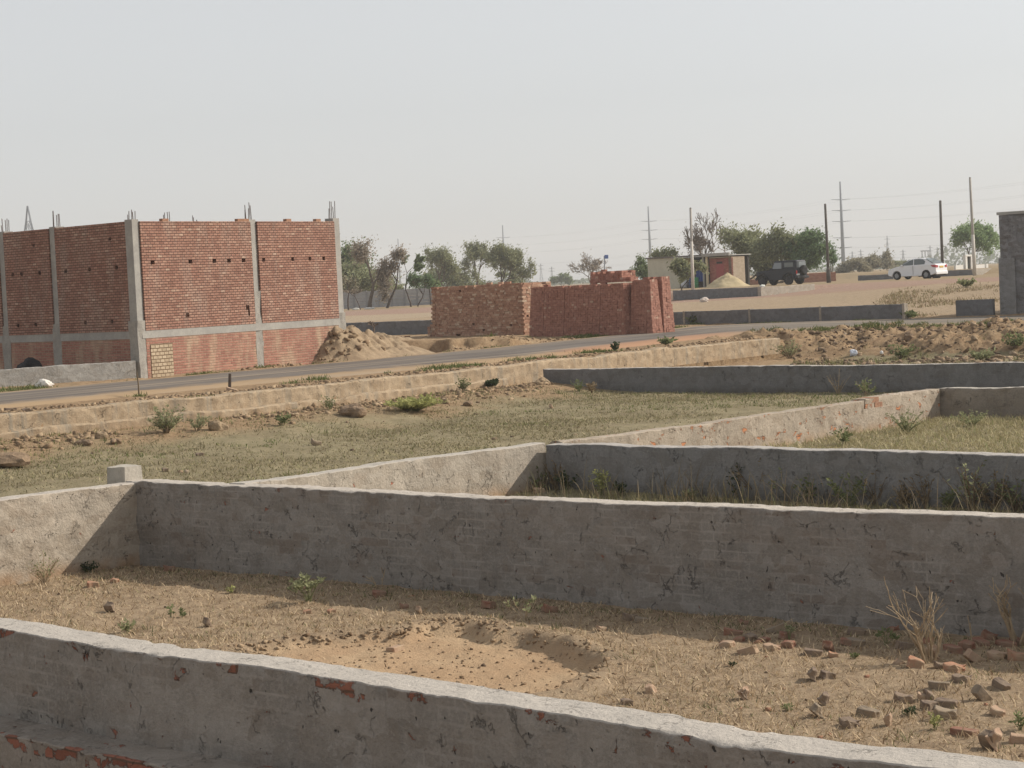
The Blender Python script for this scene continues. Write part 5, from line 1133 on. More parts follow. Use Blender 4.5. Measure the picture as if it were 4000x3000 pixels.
mid_poly = [(-3.9, 22.9), (-2.7, 22.2), (.35, 25.4), (8.3, 17.6), (7.6, 12.8)]
x, y = scatter(mid_poly, 26000, lambda x, y: np.clip(.5+.6*fbm(x*.8, y*.8, 0, 75, 3), .1, 1))
blades('tall_grass', x, y, .06+.12*nrg.random(len(x))**2, .6, .005, [(0, (.16, .155, .07)), (.5, (.28, .25, .13)), (1, (.36, .31, .18))], 3, .04)
# tufts along the road edges, the bank and the feet of the far walls
def along(pts, n, off, sd):
    p, s = resample(pts, n); tg = np.gradient(p, axis=0); tg /= np.linalg.norm(tg, axis=1)[:, None]
    o = off+nrg.normal(0, sd, n); return p[:, 0]-tg[:, 1]*o, p[:, 1]+tg[:, 0]*o
xs, ys = [], []
for pts, n, off, sd, th_ in ((R_FAR[1:9], 9000, .35, .35, .05), (R_NEAR[1:12], 7000, -.35, .25, .3), (R_NEAR[9:13], 5000, -.8, .5, .2), ([(6.7, 78.9), (13.6, 71.6)], 2600, -.35, .2, .15)):
    a, b = along(pts, n, off, sd); k = fbm(a*.7, b*.7, 0, 81, 3) > th_; xs.append(a[k]); ys.append(b[k])
x, y = np.concatenate(xs), np.concatenate(ys); k = inframe(x, y, 0); x, y = x[k], y[k]
blades('verge_grass', x, y, .06+.12*nrg.random(len(x))**2, .6, .010, [(0, (.08, .105, .035)), (.6, (.14, .17, .06)), (1, (.26, .24, .11))], 3, .06)
bankp = [(7.3, 61.2), (10, 63.4), (12.8, 62.6), (15, 60.3), (22, 53), (20, 34), (10.2, 40.4), (6.3, 47.5), (8.0, 58.2)]
x, y = scatter(bankp, 48000, lambda x, y: sstep(.0, .45, fbm(x*.5, y*.5, 0, 85, 3))*(.35+.65*sstep(56, 46, y)))
blades('bank_grass', x, y, .08+.16*nrg.random(len(x))**2, .6, .009, [(0, (.10, .115, .04)), (.5, (.19, .19, .08)), (1, (.32, .28, .15))], 3, .07)

def _hull(seed):
    rg = random.Random(seed); bm = bmesh.new()
    for c_ in range(8): bm.verts.new(Vector(((c_ & 1)*2-1, (c_ >> 1 & 1)*2-1, (c_ >> 2)*2-1))*.62+Vector((rg.uniform(-.42, .42), rg.uniform(-.42, .42), rg.uniform(-.42, .42))))
    r = bmesh.ops.convex_hull(bm, input=bm.verts); bmesh.ops.delete(bm, geom=[g for g in r['geom_interior'] if isinstance(g, bmesh.types.BMVert)], context='VERTS')
    bmesh.ops.triangulate(bm, faces=bm.faces); bm.verts.index_update(); B = np.array([v.co[:] for v in bm.verts]); Fc = np.array([[v.index for v in f.verts] for f in bm.faces]); bm.free(); return B, Fc
HULLS = [_hull(q) for q in range(14)]
def clods(name, x, y, size, m, flat=.8, sink=.5, kind='stuff', zf=None):
    PP, FF, off = [], [], 0
    var = nrg.integers(0, 14, len(x)); zz = (zf or height)(x, y)
    for q in range(14):
        w = var == q; n = int(w.sum())
        if not n: continue
        B, Fc = HULLS[q]; k = len(B); sz = size[w]
        P = np.broadcast_to(B[None], (n, k, 3)).copy()
        S = np.stack([nrg.uniform(.6, 1.5, n), nrg.uniform(.6, 1.3, n), nrg.uniform(.5, 1.1, n)*flat], -1)
        P = P*S[:, None]; a = nrg.uniform(0, 2*np.pi, n); tl = nrg.normal(0, .45, n)
        c, s = np.cos(tl)[:, None], np.sin(tl)[:, None]; px, pz = P[..., 0]*c-P[..., 2]*s, P[..., 0]*s+P[..., 2]*c
        c, s = np.cos(a)[:, None], np.sin(a)[:, None]; qx, qy = px*c-P[..., 1]*s, px*s+P[..., 1]*c
        P = np.stack([qx, qy, pz], -1)*sz[:, None, None]; P += np.stack([x[w], y[w], zz[w]+sz*flat*(.5-sink)], -1)[:, None]
        PP.append(P.reshape(-1, 3)); FF.append((Fc[None]+(np.arange(n)*k)[:, None, None]).reshape(-1, 3)+off); off += n*k
    return tag(np_mesh(name, np.concatenate(PP), np.concatenate(FF), m, smooth=False), kind=kind)
M_CLOD = island_mat('tan clods', [(0, (.20, .135, .085)), (.5, (.32, .225, .14)), (1, (.40, .295, .19))], .97, 9)
M_CLODB = island_mat('brown clods', [(0, (.12, .085, .06)), (.5, (.25, .175, .115)), (.9, (.35, .255, .17)), (1, (.45, .35, .25))], .97, 7)
M_BIT = island_mat('brick bits', [(0, (.26, .12, .075)), (.5, (.34, .19, .12)), (1, (.38, .28, .19))], .95, 12)
a, b = along(L_R[:10], 7000, .75, .35); sz = .012+.06*nrg.random(7000)**6; k = inframe(a, b, 0) & (sdl(a, b, R_NEAR) < .15) & (sdl(a, b, L_R) > .3)
clods('rubble', a[k], b[k], sz[k], M_CLOD)
a, b = along(L_R[:9], 9000, -.85, .5); sz = .012+.085*nrg.random(9000)**8; k = inframe(a, b, 0) & (fbm(a*.45, b*.45, 0, 91, 3)+.25*(a < -3) > -.02) & (sdl(a, b, L_R) < -.28)
clods('rubble', a[k], b[k], sz[k], M_CLOD)
x, y = scatter(bankp, 48000, lambda x, y: np.clip(.62+.8*fbm(x*.6, y*.6, 0, 93, 3), .2, 1)*sstep(44, 51, y)*sstep(-.3, -1., sdl(x, y, R_NEAR))); sz = .014+.10*nrg.random(len(x))**8
clods('rubble', x, y, sz, M_CLODB, .8)
x, y = scatter(near_poly, 900, lambda x, y: np.exp(-((x-2.3)/1.1)**2-((y-13.6)/2.2)**2)); clods('brick_rubble', x, y, .012+.045*nrg.random(len(x))**2.5, M_BIT)
x, y = scatter(near_poly, 500, lambda x, y: sstep(-1.1, -.3, sdl(x, y, L_B))); clods('brick_rubble', x, y, .012+.035*nrg.random(len(x))**2.5, M_BIT)
x, y = scatter(near_poly, 2600, lambda x, y: .25+.75*sstep(-1.2, -.2, sdl(x, y, L_B))); clods('pebbles', x, y, .008+.022*nrg.random(len(x))**2, M_CLODB)
# crumbled rim of the dug hollow
pp, _ = resample(PITP+[PITP[0]], 900); q = nrg.normal(0, .07, (900, 2)); a, b = pp[:, 0]+q[:, 0], pp[:, 1]+q[:, 1]; k = (b > 10.4) & ((a < -.2) | (nrg.random(900) < .35))
clods('rubble', a[k], b[k], .008+.022*nrg.random(k.sum())**2, M_CLOD)
x, y = scatter(PITP, 700); clods('rubble', x, y, .006+.016*nrg.random(len(x))**2, M_CLOD)
x, y = scatter(field, 1500, lambda x, y: sstep(-.2, .5, fbm(x*.5, y*.5, 0, 97, 2))); clods('pebbles', x, y, .015+.05*nrg.random(len(x))**4, M_CLODB)
xe = nrg.normal(-5.0, .8, 400); ye = nrg.normal(56.4, 1., 400); k = sdl(xe, ye, R_FAR) > .05; clods('rubble', xe[k], ye[k], .02+.09*nrg.random(k.sum())**4, M_CLOD, zf=lambda x, y: np.maximum(heap_h(x, y), height(x, y)))
slope = [(13.8, 73.2), (16, 73), (21, 84), (27, 104), (20, 104), (16, 90)]
x, y = scatter(slope, 9000, lambda x, y: sstep(-.1, .4, fbm(x*.3, y*.3, 0, 99, 3))); blades('dry_grass', x, y, .10+.2*nrg.random(len(x))**2, .7, .016, [(0, (.20, .15, .09)), (.5, (.36, .28, .18)), (1, (.22, .21, .10))], 3, .1)
a, b = along(R_FAR[2:8], 700, .35, .25); k = nrg.random(700) < .8; clods('pebbles', a[k], b[k], .02+.06*nrg.random(k.sum())**3, M_CLOD)

# ------------------------------------------------------------------ big clods and stones one can point to
def clod(px, py, s, lab, m=None, seed=0, sc=(1, .8, .65), name='clod', cat='clod', group='big clods along the roadside wall'):
    bm = bmesh.new(); bmesh.ops.create_icosphere(bm, subdivisions=3, radius=1)
    for v in bm.verts:
        c = v.co.copy(); n = float(vn(c.x*1.1, c.y*1.1, c.z*1.1, seed))*.5+float(fbm(c.x*3, c.y*3, c.z*3, seed+1, 3))*.22
        v.co = Vector((c.x*sc[0], c.y*sc[1], c.z*sc[2]))*(1+n)*s
    me = bpy.data.meshes.new(name); bm.to_mesh(me); bm.free(); o = link_mesh(name, me, m or M_EARTH); p = GT(px, py); o.location = p+Vector((0, 0, s*sc[2]*.45)); o.rotation_euler = (0, 0, seed)
    return tag(o, lab, cat, group)
for i, (px, py, s, lab, m, sc) in enumerate((
    (392, 1712, .17, 'rounded pale clod, tallest of the heap at the foot of the roadside wall', None, (1, .8, .9)),
    (452, 1732, .14, 'blocky brown clod with a dark side, right of the rounded pale clod', M_CLODB, (.9, .8, .8)),
    (330, 1738, .19, 'dark broad clod at the near edge of the rubble heap by the roadside wall', M_CLODB, (1.3, .8, .6)),
    (850, 1678, .20, 'large pale clod standing right of the feathery green bush', None, (1.1, .8, .8)),
    (1150, 1630, .14, 'pale clod halfway along the foot of the roadside wall', None, (1.2, .7, .6)),
    (1375, 1625, .27, 'biggest dark brown clod with a pointed top, on the grass below the roadside wall', M_CLODB, (1.3, .8, .75)),
    (20, 1822, .28, 'dark brown clod cut by the left edge of the photo', M_CLODB, (1.3, .8, .6)),
    (1740, 1575, .13, 'small orange-tan clod at the right end of the bright grass patch', None, (1, .8, .9)),
    (1832, 1585, .15, 'dark layered clod on the grass below the roadside wall', M_CLODB, (1.2, .9, .7)),
    (1795, 1540, .12, 'upright pale clod next to the dark leafy tuft', None, (.8, .7, 1.1)),
    (2120, 1500, .2, 'pale layered clod heap at the left end of the long dark wall', None, (1.3, 1, .7)),
    (3550, 1325, .22, 'pale pointed clod near the top of the rubble bank', M_CLODB, (1, .8, .8)),
    (3895, 1400, .2, 'smooth flat pale clod low on the rubble bank, far right', None, (1.3, .8, .5)),
    (3805, 1330, .14, 'small whitish stone on the rubble bank below the grey building', None, (1, .9, .8)),
    (2145, 1328, .10, 'yellowish stone at the road edge in front of the widest brick stack', None, (1, .8, .8)))):
    clod(px, py, s*(.9 if s > .25 else .72), lab, m, 60+i, sc)
# ------------------------------------------------------------------ weeds and shrubs
W_GRN = leaf_mat('weed leaves', (.105, .118, .056)); W_PALE = leaf_mat('pale weed leaves', (.165, .17, .095)); W_DRY = leaf_mat('dry weed leaves', (.15, .115, .07)); W_DK = leaf_mat('dark weed leaves', (.03, .04, .02)); W_YEL = leaf_mat('yellow green tips', (.22, .22, .09))
M_STEMG = mat('green stem', (.16, .17, .08), .9); M_STEMD = rough_mat('dry stem', (.30, .225, .145), (.42, .33, .22), 20, .9, .004); M_STEMB = mat('brown stem', (.17, .125, .08), .9)
def weed(name, label, px, py, hpx, kind='leafy', seed=0, lm=None, sm=None, n=9, spread=.45, leaf=.035, per=10, cat='weed', group='weeds'):
    rg = random.Random(seed*7+3); p = GT(px, py); d = p.y; h = hpx*d/FP
    e = tag(empty(name, p, 0, label, cat, group), kind='thing'); sb = MB(); lb = MB(); lv = leaf
    for i in range(n):
        a = rg.uniform(0, 2*math.pi); r = rg.random()**.6*spread*h; hh = h*rg.uniform(.55, 1.0)*(1-.25*r/(spread*h+1e-6)); q0 = Vector((math.cos(a), math.sin(a), 0))*r*.12; pts = []
        for k in range(6): f = k/5; pts.append(q0+Vector((math.cos(a)*r*f**1.3, math.sin(a)*r*f**1.3, hh*f-(.02 if k == 0 else 0)))+Vector((rg.gauss(0, .012), rg.gauss(0, .012), 0))*h*f*1.5)
        sb.tube(pts, [max(.0022, .006*h*(1-.6*k/5)*2) for k in range(6)], 4, cap=False)
        for j in range(per):
            f = rg.uniform(.25, 1.02) if kind != 'tip' else 1-.28*rg.random()**1.5
            k = min(4, int(f*5)); c = pts[k].lerp(pts[k+1], f*5-k)
            dr = rand_dir(rg); dr.z = abs(dr.z)*.6; dr.normalize(); s = lv*rg.uniform(.6, 1.4); u = dr*s; v = dr.cross(rand_dir(rg)).normalized()*s*(.32 if kind != 'round' else .6)
            b = c+dr*s*.2; lb.add([b-u*.1, b+u*.5+v, b+u*1.2, b+u*.5-v], [(0, 1, 2, 3)])
    sb.build('stem', sm or M_STEMG, e); lb.build('foliage', lm or W_GRN, e); return e
def twiggy(name, label, px, py, hpx, wpx, seed=0, stems=9, m=None, lv=3, r0=.011, cat='shrub', leaf=None):
    rg = random.Random(seed); p = GT(px, py); d = p.y; h = hpx*d/FP; w = wpx*d/FP
    e = tag(empty(name, p, 0, label, cat), kind='thing'); k = MB(); lb = MB()
    def grow(q, dr, L, r, l):
        pts = [q]; 
        for i in range(4): dr = (dr+rand_dir(rg)*.13+Vector((0, 0, .05))).normalized(); q = q+dr*L/4; pts.append(q)
        k.tube(pts, [max(.0022, r*(1-.14*i)) for i in range(5)], 5, cap=False)
        if leaf and l == 0:
            for i in range(4): c = pts[rg.randint(2, 4)]; u = rand_dir(rg)*.018; v = u.cross(rand_dir(rg)).normalized()*.009; lb.add([c, c+u+v, c+u*2, c+u-v], [(0, 1, 2, 3)])
        if l:
            for i in range(rg.choice((1, 2, 2))):
                s = dr.orthogonal().normalized(); s.rotate(Matrix.Rotation(rg.uniform(0, 6.3), 3, dr)); grow(pts[rg.randint(2, 4)], (dr+s*rg.uniform(.35, .75)).normalized(), L*rg.uniform(.55, .85), r*.6, l-1)
    for i in range(stems):
        a = rg.uniform(0, 2*math.pi); t_ = rg.random()**.7*w/h*.62; grow(Vector((math.cos(a)*.02, math.sin(a)*.02, -.03)), Vector((math.cos(a)*t_, math.sin(a)*t_*.7, 1)).normalized(), h*rg.uniform(.34, .52), r0*rg.uniform(.6, 1.1), lv)
    zt_ = max(v[2] for v in k.v); xw_ = max(v[0] for v in k.v)-min(v[0] for v in k.v); fz, fx = h/zt_, min(1.6, max(.6, w/max(xw_, 1e-3)))
    k.v = [(v[0]*fx, v[1]*fx, v[2]*fz) for v in k.v]; lb.v = [(v[0]*fx, v[1]*fx, v[2]*fz) for v in lb.v]
    k.build('branches', m or M_STEMD, e)
    if lb.v: lb.build('leaves', leaf, e)
    return e
twiggy('dry_shrub', 'tall leafless tan shrub fanning out in front of the shaded wall at right', 3632, 2590, 345, 330, 4, 11)
twiggy('dry_shrub', 'second leafless pale shrub at the right edge, near the row of shaded bricks', 3985, 2520, 330, 300, 9, 6)
twiggy('dry_twig', 'single crooked dry twig leaning between the two leafless shrubs', 3815, 2520, 120, 60, 12, 1, None, 1, .008, 'twig')
twiggy('dry_twig', 'thin bare twig against the foot of the shaded wall, right of the pale weed', 1480, 2300, 85, 120, 15, 3, None, 2, .005, 'twig')
twiggy('dry_twig', 'long dark dry stalk leaning at the near edge of the road below the building\'s corner', 540, 1548, 105, 30, 18, 1, M_STEMB, 1, .02, 'twig')
weed('weed', 'bushy pale green weed standing at the edge of the wall\'s shadow', 1208, 2350, 118, 'tip', 1, W_PALE, None, 16, .62, .035, 16)
weed('weed', 'straggly tan and green weed right of the hollow, in the wall\'s shadow', 2050, 2425, 105, 'tip', 2, W_PALE, M_STEMD, 9, .7, .028, 9)
weed('weed', 'low dark green leafy weed in the shaded wall corner', 345, 2235, 46, 'leafy', 3, W_DK, None, 12, .9, .026, 14)
weed('weed', 'faded straw-coloured clump at the foot of the sunlit corner wall', 175, 2275, 130, 'leafy', 4, W_PALE, M_STEMD, 22, .6, .022, 6)
weed('weed', 'thin upright green weed on the dry grass, left one of two', 667, 2410, 70, 'leafy', 5, W_GRN, None, 3, .15, .03, 9)
weed('weed', 'thin upright green weed on the dry grass, shorter right one of two', 712, 2412, 45, 'leafy', 6, W_GRN, None, 3, .15, .03, 9)
weed('weed', 'small yellow-green weed left of the bushy pale weed', 900, 2318, 35, 'round', 7, W_YEL, None, 5, .5, .018, 8)
weed('weed', 'tiny dark green leafy plant left of the triangle brick fragments', 2862, 2605, 20, 'leafy', 8, W_DK, None, 5, .7, .018, 8)
weed('weed', 'small fresh green plant in front of the shadow edge at right', 3340, 2572, 26, 'leafy', 9, W_GRN, None, 6, .6, .02, 9)
weed('weed', 'lit weed with pale tips rising from the left brick heap', 3082, 2500, 85, 'tip', 10, W_PALE, None, 4, .4, .03, 9)
weed('weed', 'slim green weed with lit tips left of the tall leafless shrub', 3460, 2520, 75, 'tip', 11, W_GRN, None, 5, .5, .03, 9)
weed('weed', 'green leafy weed between the brick blocks at lower right', 3560, 2800, 46, 'leafy', 12, W_DK, None, 7, .8, .022, 9)
weed('weed', 'yellow-green grassy weed in front of the tan block at lower right', 3655, 2850, 75, 'leafy', 13, W_YEL, None, 8, .5, .018, 10)
weed('weed', 'bright green weed by the right edge below the shrubs', 3985, 2850, 80, 'leafy', 14, W_GRN, None, 7, .5, .022, 11)
weed('weed', 'green weed on the dry grass in front of the long near wall, middle', 3080, 2780, 34, 'leafy', 15, W_GRN, None, 5, .7, .018, 9)
weed('weed', 'low yellowish green clump by the near wall, left part', 500, 2470, 60, 'leafy', 16, W_PALE, None, 10, .6, .03, 7)
weed('weed', 'spindly weed with two yellow flower heads on the near wall\'s footing', 95, 2985, 150, 'tip', 17, W_YEL, M_STEMG, 3, .5, .022, 6)
# at the roadside wall
weed('bush', 'feathery green bush growing against the roadside wall at left', 650, 1690, 118, 'leafy', 20, W_PALE, M_STEMB, 26, .75, .042, 30, 'bush')
weed('bush', 'smaller yellowish bush right of the feathery green bush', 770, 1684, 85, 'leafy', 21, W_PALE, M_STEMB, 16, .7, .036, 18, 'bush')
weed('weed', 'green weed sprouting from the step of the roadside wall, middle', 1290, 1598, 65, 'leafy', 22, W_GRN, None, 12, .6, .034, 12)
weed('weed', 'green creeping weed among clods below the step', 1105, 1662, 55, 'leafy', 23, W_GRN, None, 10, .8, .06, 9)
weed('grass_patch', 'bright green grass patch on the rubble below the roadside wall', 1620, 1604, 60, 'leafy', 24, W_YEL, None, 90, 2.0, .06, 16, 'grass patch')
weed('bush', 'dark leafy tuft against the roadside wall, left of the long dark wall', 1808, 1530, 65, 'leafy', 25, W_GRN, M_STEMB, 16, .45, .038, 16, 'bush')
weed('bush', 'dark blue-green rounded tuft on the step of the roadside wall', 1918, 1513, 32, 'round', 26, W_DK, None, 14, .9, .05, 14, 'bush')
weed('weed', 'dark green sprig at the road edge below the widest brick stack', 2408, 1375, 52, 'round', 27, W_DK, None, 6, .3, .055, 12)
weed('weed', 'flat green clump at the road edge, right of the dark sprig', 2600, 1347, 26, 'leafy', 28, W_GRN, None, 18, 1.4, .09, 9)
weed('weed', 'dark plant at the left end of the long dark wall', 2262, 1530, 60, 'leafy', 29, W_GRN, None, 12, .6, .035, 12)
weed('weed', 'pale dry bush beside the dark plant under the long dark wall', 2312, 1535, 48, 'leafy', 30, W_DRY, M_STEMB, 14, .6, .05, 10)
weed('weed', 'thin dry stalks under the long dark wall, right half', 3275, 1540, 110, 'leafy', 31, W_DRY, M_STEMD, 9, .5, .03, 5)
weed('weed', 'green weed with dry stalks under the long dark wall, before the broken gap', 3385, 1545, 75, 'leafy', 32, W_GRN, M_STEMD, 12, .6, .05, 10)
weed('weed', 'dark low weed under the long dark wall, above the broken wall\'s end', 3610, 1525, 50, 'round', 33, W_DK, None, 12, .8, .07, 10)
weed('bush', 'yellow-green bush peeping over the short cracked wall', 3825, 1520, 60, 'round', 34, W_YEL, None, 12, .7, .07, 12, 'bush')
# along the weedy wall
for i, (px, py, hp_, lab, lm_, sm_, n_, sp_, pr) in enumerate((
    (2175, 1915, 150, 'tall rust-brown dry weed in the corner of the weedy wall', W_DRY, M_STEMB, 12, .35, 9),
    (2105, 1920, 110, 'dull green weed on the shadow line beside the pale rising wall', W_GRN, M_STEMB, 14, .55, 9),
    (2215, 1915, 75, 'very dark bushy weed low against the weedy wall, left', W_DK, None, 14, .6, 12),
    (2350, 1935, 120, 'yellow-green flowering weed, brightest along the weedy wall', W_YEL, M_STEMG, 16, .42, 14),
    (2255, 1905, 95, 'thin lit green stalk left of the brightest flowering weed', W_PALE, M_STEMG, 3, .3, 10),
    (2425, 1935, 55, 'dark low weed right of the brightest flowering weed', W_DK, None, 12, .7, 12),
    (2690, 1955, 50, 'short grassy weed on the long wall\'s top edge line, middle', W_PALE, M_STEMD, 14, .9, 8),
    (2890, 1950, 170, 'dark green tall weed in the middle of the weedy wall', W_DK, M_STEMB, 16, .4, 13),
    (2955, 1945, 190, 'brown dry tall weed right of the dark green tall weed', W_DRY, M_STEMB, 16, .45, 8),
    (3060, 1950, 130, 'pale flowering weed mass before the yellow-green spike', W_PALE, M_STEMD, 18, .6, 10),
    (3160, 1965, 130, 'grey-green tangled weed left of the yellow-green spike', W_GRN, M_STEMD, 18, .6, 10),
    (3270, 1965, 235, 'tallest yellow-green leafy spike on the weedy wall', W_YEL, M_STEMG, 6, .22, 22),
    (3320, 1975, 150, 'green sprawling weed at the foot of the tallest spike', W_GRN, None, 14, .55, 12),
    (3420, 1975, 160, 'dry brown twiggy weed in the right half of the weedy wall', W_DRY, M_STEMB, 14, .5, 7),
    (3535, 1985, 110, 'straw-coloured tuft low against the weedy wall, right half', W_DRY, M_STEMD, 20, .5, 7),
    (3620, 1985, 190, 'thin tall brown stalks right of the straw-coloured tuft', W_DRY, M_STEMB, 10, .4, 6),
    (3700, 1990, 90, 'fresh green weed near the right end of the weedy wall', W_GRN, None, 10, .45, 12),
    (3800, 1995, 210, 'olive bushy tall weed near the right edge of the weedy wall', W_PALE, M_STEMB, 16, .5, 12),
    (3890, 1995, 190, 'brown-olive dense weed, last but one along the weedy wall', W_DRY, M_STEMB, 20, .5, 11),
    (3975, 2000, 170, 'dark olive weed cut by the right edge along the weedy wall', W_GRN, M_STEMB, 18, .5, 11))):
    weed('weed', lab, px, py, hp_, 'leafy', 40+i, lm_, sm_, n_, sp_, .034, pr, group='weeds along the weedy wall')
x, y = scatter([(3.0, 22.6), (8.3, 17.6), (7.7, 16.9), (2.6, 21.9)], 1300)
blades('dry_stalks', x, y, .12+.55*nrg.random(len(x))**1.5, .75, .0036, [(0, (.13, .10, .065)), (.5, (.25, .19, .125)), (.85, (.34, .27, .17)), (1, (.16, .17, .07))], 3, .05)
x, y = scatter([(.3, 25.3), (3.0, 22.6), (2.6, 21.9), (0, 24.6)], 260)
blades('dry_stalks', x, y, .2+.45*nrg.random(len(x)), .45, .0045, [(0, (.10, .085, .055)), (.5, (.20, .155, .10)), (.85, (.28, .22, .13)), (1, (.16, .17, .07))], 3, .05)
weed('bush', 'leafy green clump at the broken wall\'s far end', 3540, 1690, 110, 'leafy', 70, W_PALE, None, 24, .8, .03, 14, 'bush')
weed('bush', 'green grassy clump at the foot of the short cracked wall', 3800, 1665, 70, 'leafy', 71, W_PALE, None, 24, 1.3, .03, 12, 'bush')
weed('weed', 'tuft of green in front of the broken wall\'s bare bricks', 3300, 1735, 65, 'leafy', 72, W_GRN, None, 14, .7, .04, 9)
weed('bush', 'green bush at the end of the roadside wall, left foot of the bank', 3085, 1400, 80, 'leafy', 73, W_PALE, M_STEMB, 24, .8, .05, 14, 'bush')
weed('bush', 'dull green low bush at the middle of the rubble bank', 3520, 1400, 60, 'leafy', 74, W_GRN, M_STEMB, 20, 1.2, .08, 12, 'bush')
weed('bush', 'dark green bush on the rubble bank at the right edge', 3970, 1360, 70, 'round', 75, W_GRN, M_STEMB, 18, .9, .055, 14, 'bush')
weed('bush', 'yellowish bush low on the rubble bank, right part', 3840, 1412, 55, 'leafy', 76, W_PALE, M_STEMB, 18, 1., .08, 12, 'bush')
weed('bush', 'green bush at the right end of the dark block panels', 3535, 1245, 28, 'leafy', 77, W_GRN, None, 20, 1.6, .14, 12, 'bush')
weed('bush', 'green sprigs at the left end of the dark block panels', 2705, 1266, 30, 'leafy', 78, W_GRN, None, 12, 1.1, .12, 10, 'bush')
weed('bush', 'grey-green round bush on the slope left of the grey building', 3776, 1122, 34, 'round', 79, W_PALE, None, 20, .9, .11, 14, 'bush')
# ------------------------------------------------------------------ bricks and fragments lying about
def dusty(name, c1, c2, dust=(.34, .25, .165)):
    m = rough_mat(name, c1, c2, 14, .95, .008); t = NT(m); bc = t.b.inputs['Base Color'].links[0].from_socket
    f = t.ramp(t.noise(t.coord('Object'), 11, 5, .65), .38, .62, .08, .8); t.l(t.mix(f, bc, dust), t.b.inputs['Base Color']); return m
B_MAT = [dusty('worn red brick', (.24, .11, .075), (.32, .155, .105), (.26, .185, .13)), dusty('orange brick', (.38, .18, .115), (.44, .24, .16)), dusty('mortar covered brown brick', (.17, .125, .10), (.235, .175, .13), (.27, .205, .145)), dusty('pink brick', (.36, .235, .165), (.42, .29, .205), (.40, .30, .205)), dusty('grey mortared brick', (.205, .165, .125), (.265, .215, .165), (.31, .235, .16))]
def brick_mesh(kind, seed):
    rg = random.Random(seed); bm = bmesh.new(); bmesh.ops.create_cube(bm, size=1)
    L = {'whole': .23, 'half': .13, 'chip': .09, 'wedge': .12, 'block': .23}[kind]; Hh = .075 if kind != 'block' else .11
    bmesh.ops.scale(bm, vec=(L, .11 if kind != 'chip' else .07, Hh if kind != 'chip' else .05), verts=bm.verts)
    if kind == 'wedge':
        for v in bm.verts:
            if v.co.x > 0 and v.co.z > 0: v.co.x -= .07; v.co.y *= .7
    bmesh.ops.bevel(bm, geom=list(bm.edges), offset=.006, segments=1, affect='EDGES')
    bmesh.ops.subdivide_edges(bm, edges=list(bm.edges), cuts=2, use_grid_fill=True)
    for v in bm.verts:
        c = v.co; k = .007 if kind == 'whole' else .012 if kind == 'block' else .016
        n = Vector((float(vn(c.x*18, c.y*18, c.z*18, seed)), float(vn(c.x*18, c.y*18, c.z*18, seed+1)), float(vn(c.x*18, c.y*18, c.z*18, seed+2)))); v.co = c+n*k
        if kind != 'whole' and c.x > L*.33: v.co.x += float(vn(c.y*30, c.z*30, 0, seed+5))*.02
    me = bpy.data.meshes.new(kind+'_brick'); bm.to_mesh(me); bm.free(); return me
B_MESH = {}
for kk in ('whole', 'half', 'chip', 'wedge', 'block'):
    for ci in range(5):
        for sd in range(2):
            me = brick_mesh(kk, 10+sd*3); me.materials.append(B_MAT[ci]); B_MESH[kk, ci, sd] = me
RED, ORG, BRN, PNK, GRY = range(5)
def brick(px, py, kind, ci, lab, rz=0, tilt=0, roll=0, sc=1., group='bricks lying in the near plot', lift=0.):
    o = bpy.data.objects.new('brick', B_MESH[kind, ci, rng.randrange(2)]); COL.objects.link(o); p = GT(px, py); sc *= .62 if kind in ('block', 'whole') else .72; o.scale = (sc,)*3
    o.rotation_euler = (math.radians(roll), math.radians(tilt), math.radians(rz)); up = abs(math.sin(math.radians(tilt)))*.09+abs(math.sin(math.radians(roll)))*.03
    o.location = p+Vector((0, 0, (.010+up*.55)*sc+lift)); tag(o, lab, 'brick', group); return o
brick(1545, 2540, 'whole', PNK, 'whole pinkish brick lying in the dug hollow', 60, 0, 0, 1.15)
Z = lambda zx, zy: (2800+.5425*zx, 2150+.5425*zy)
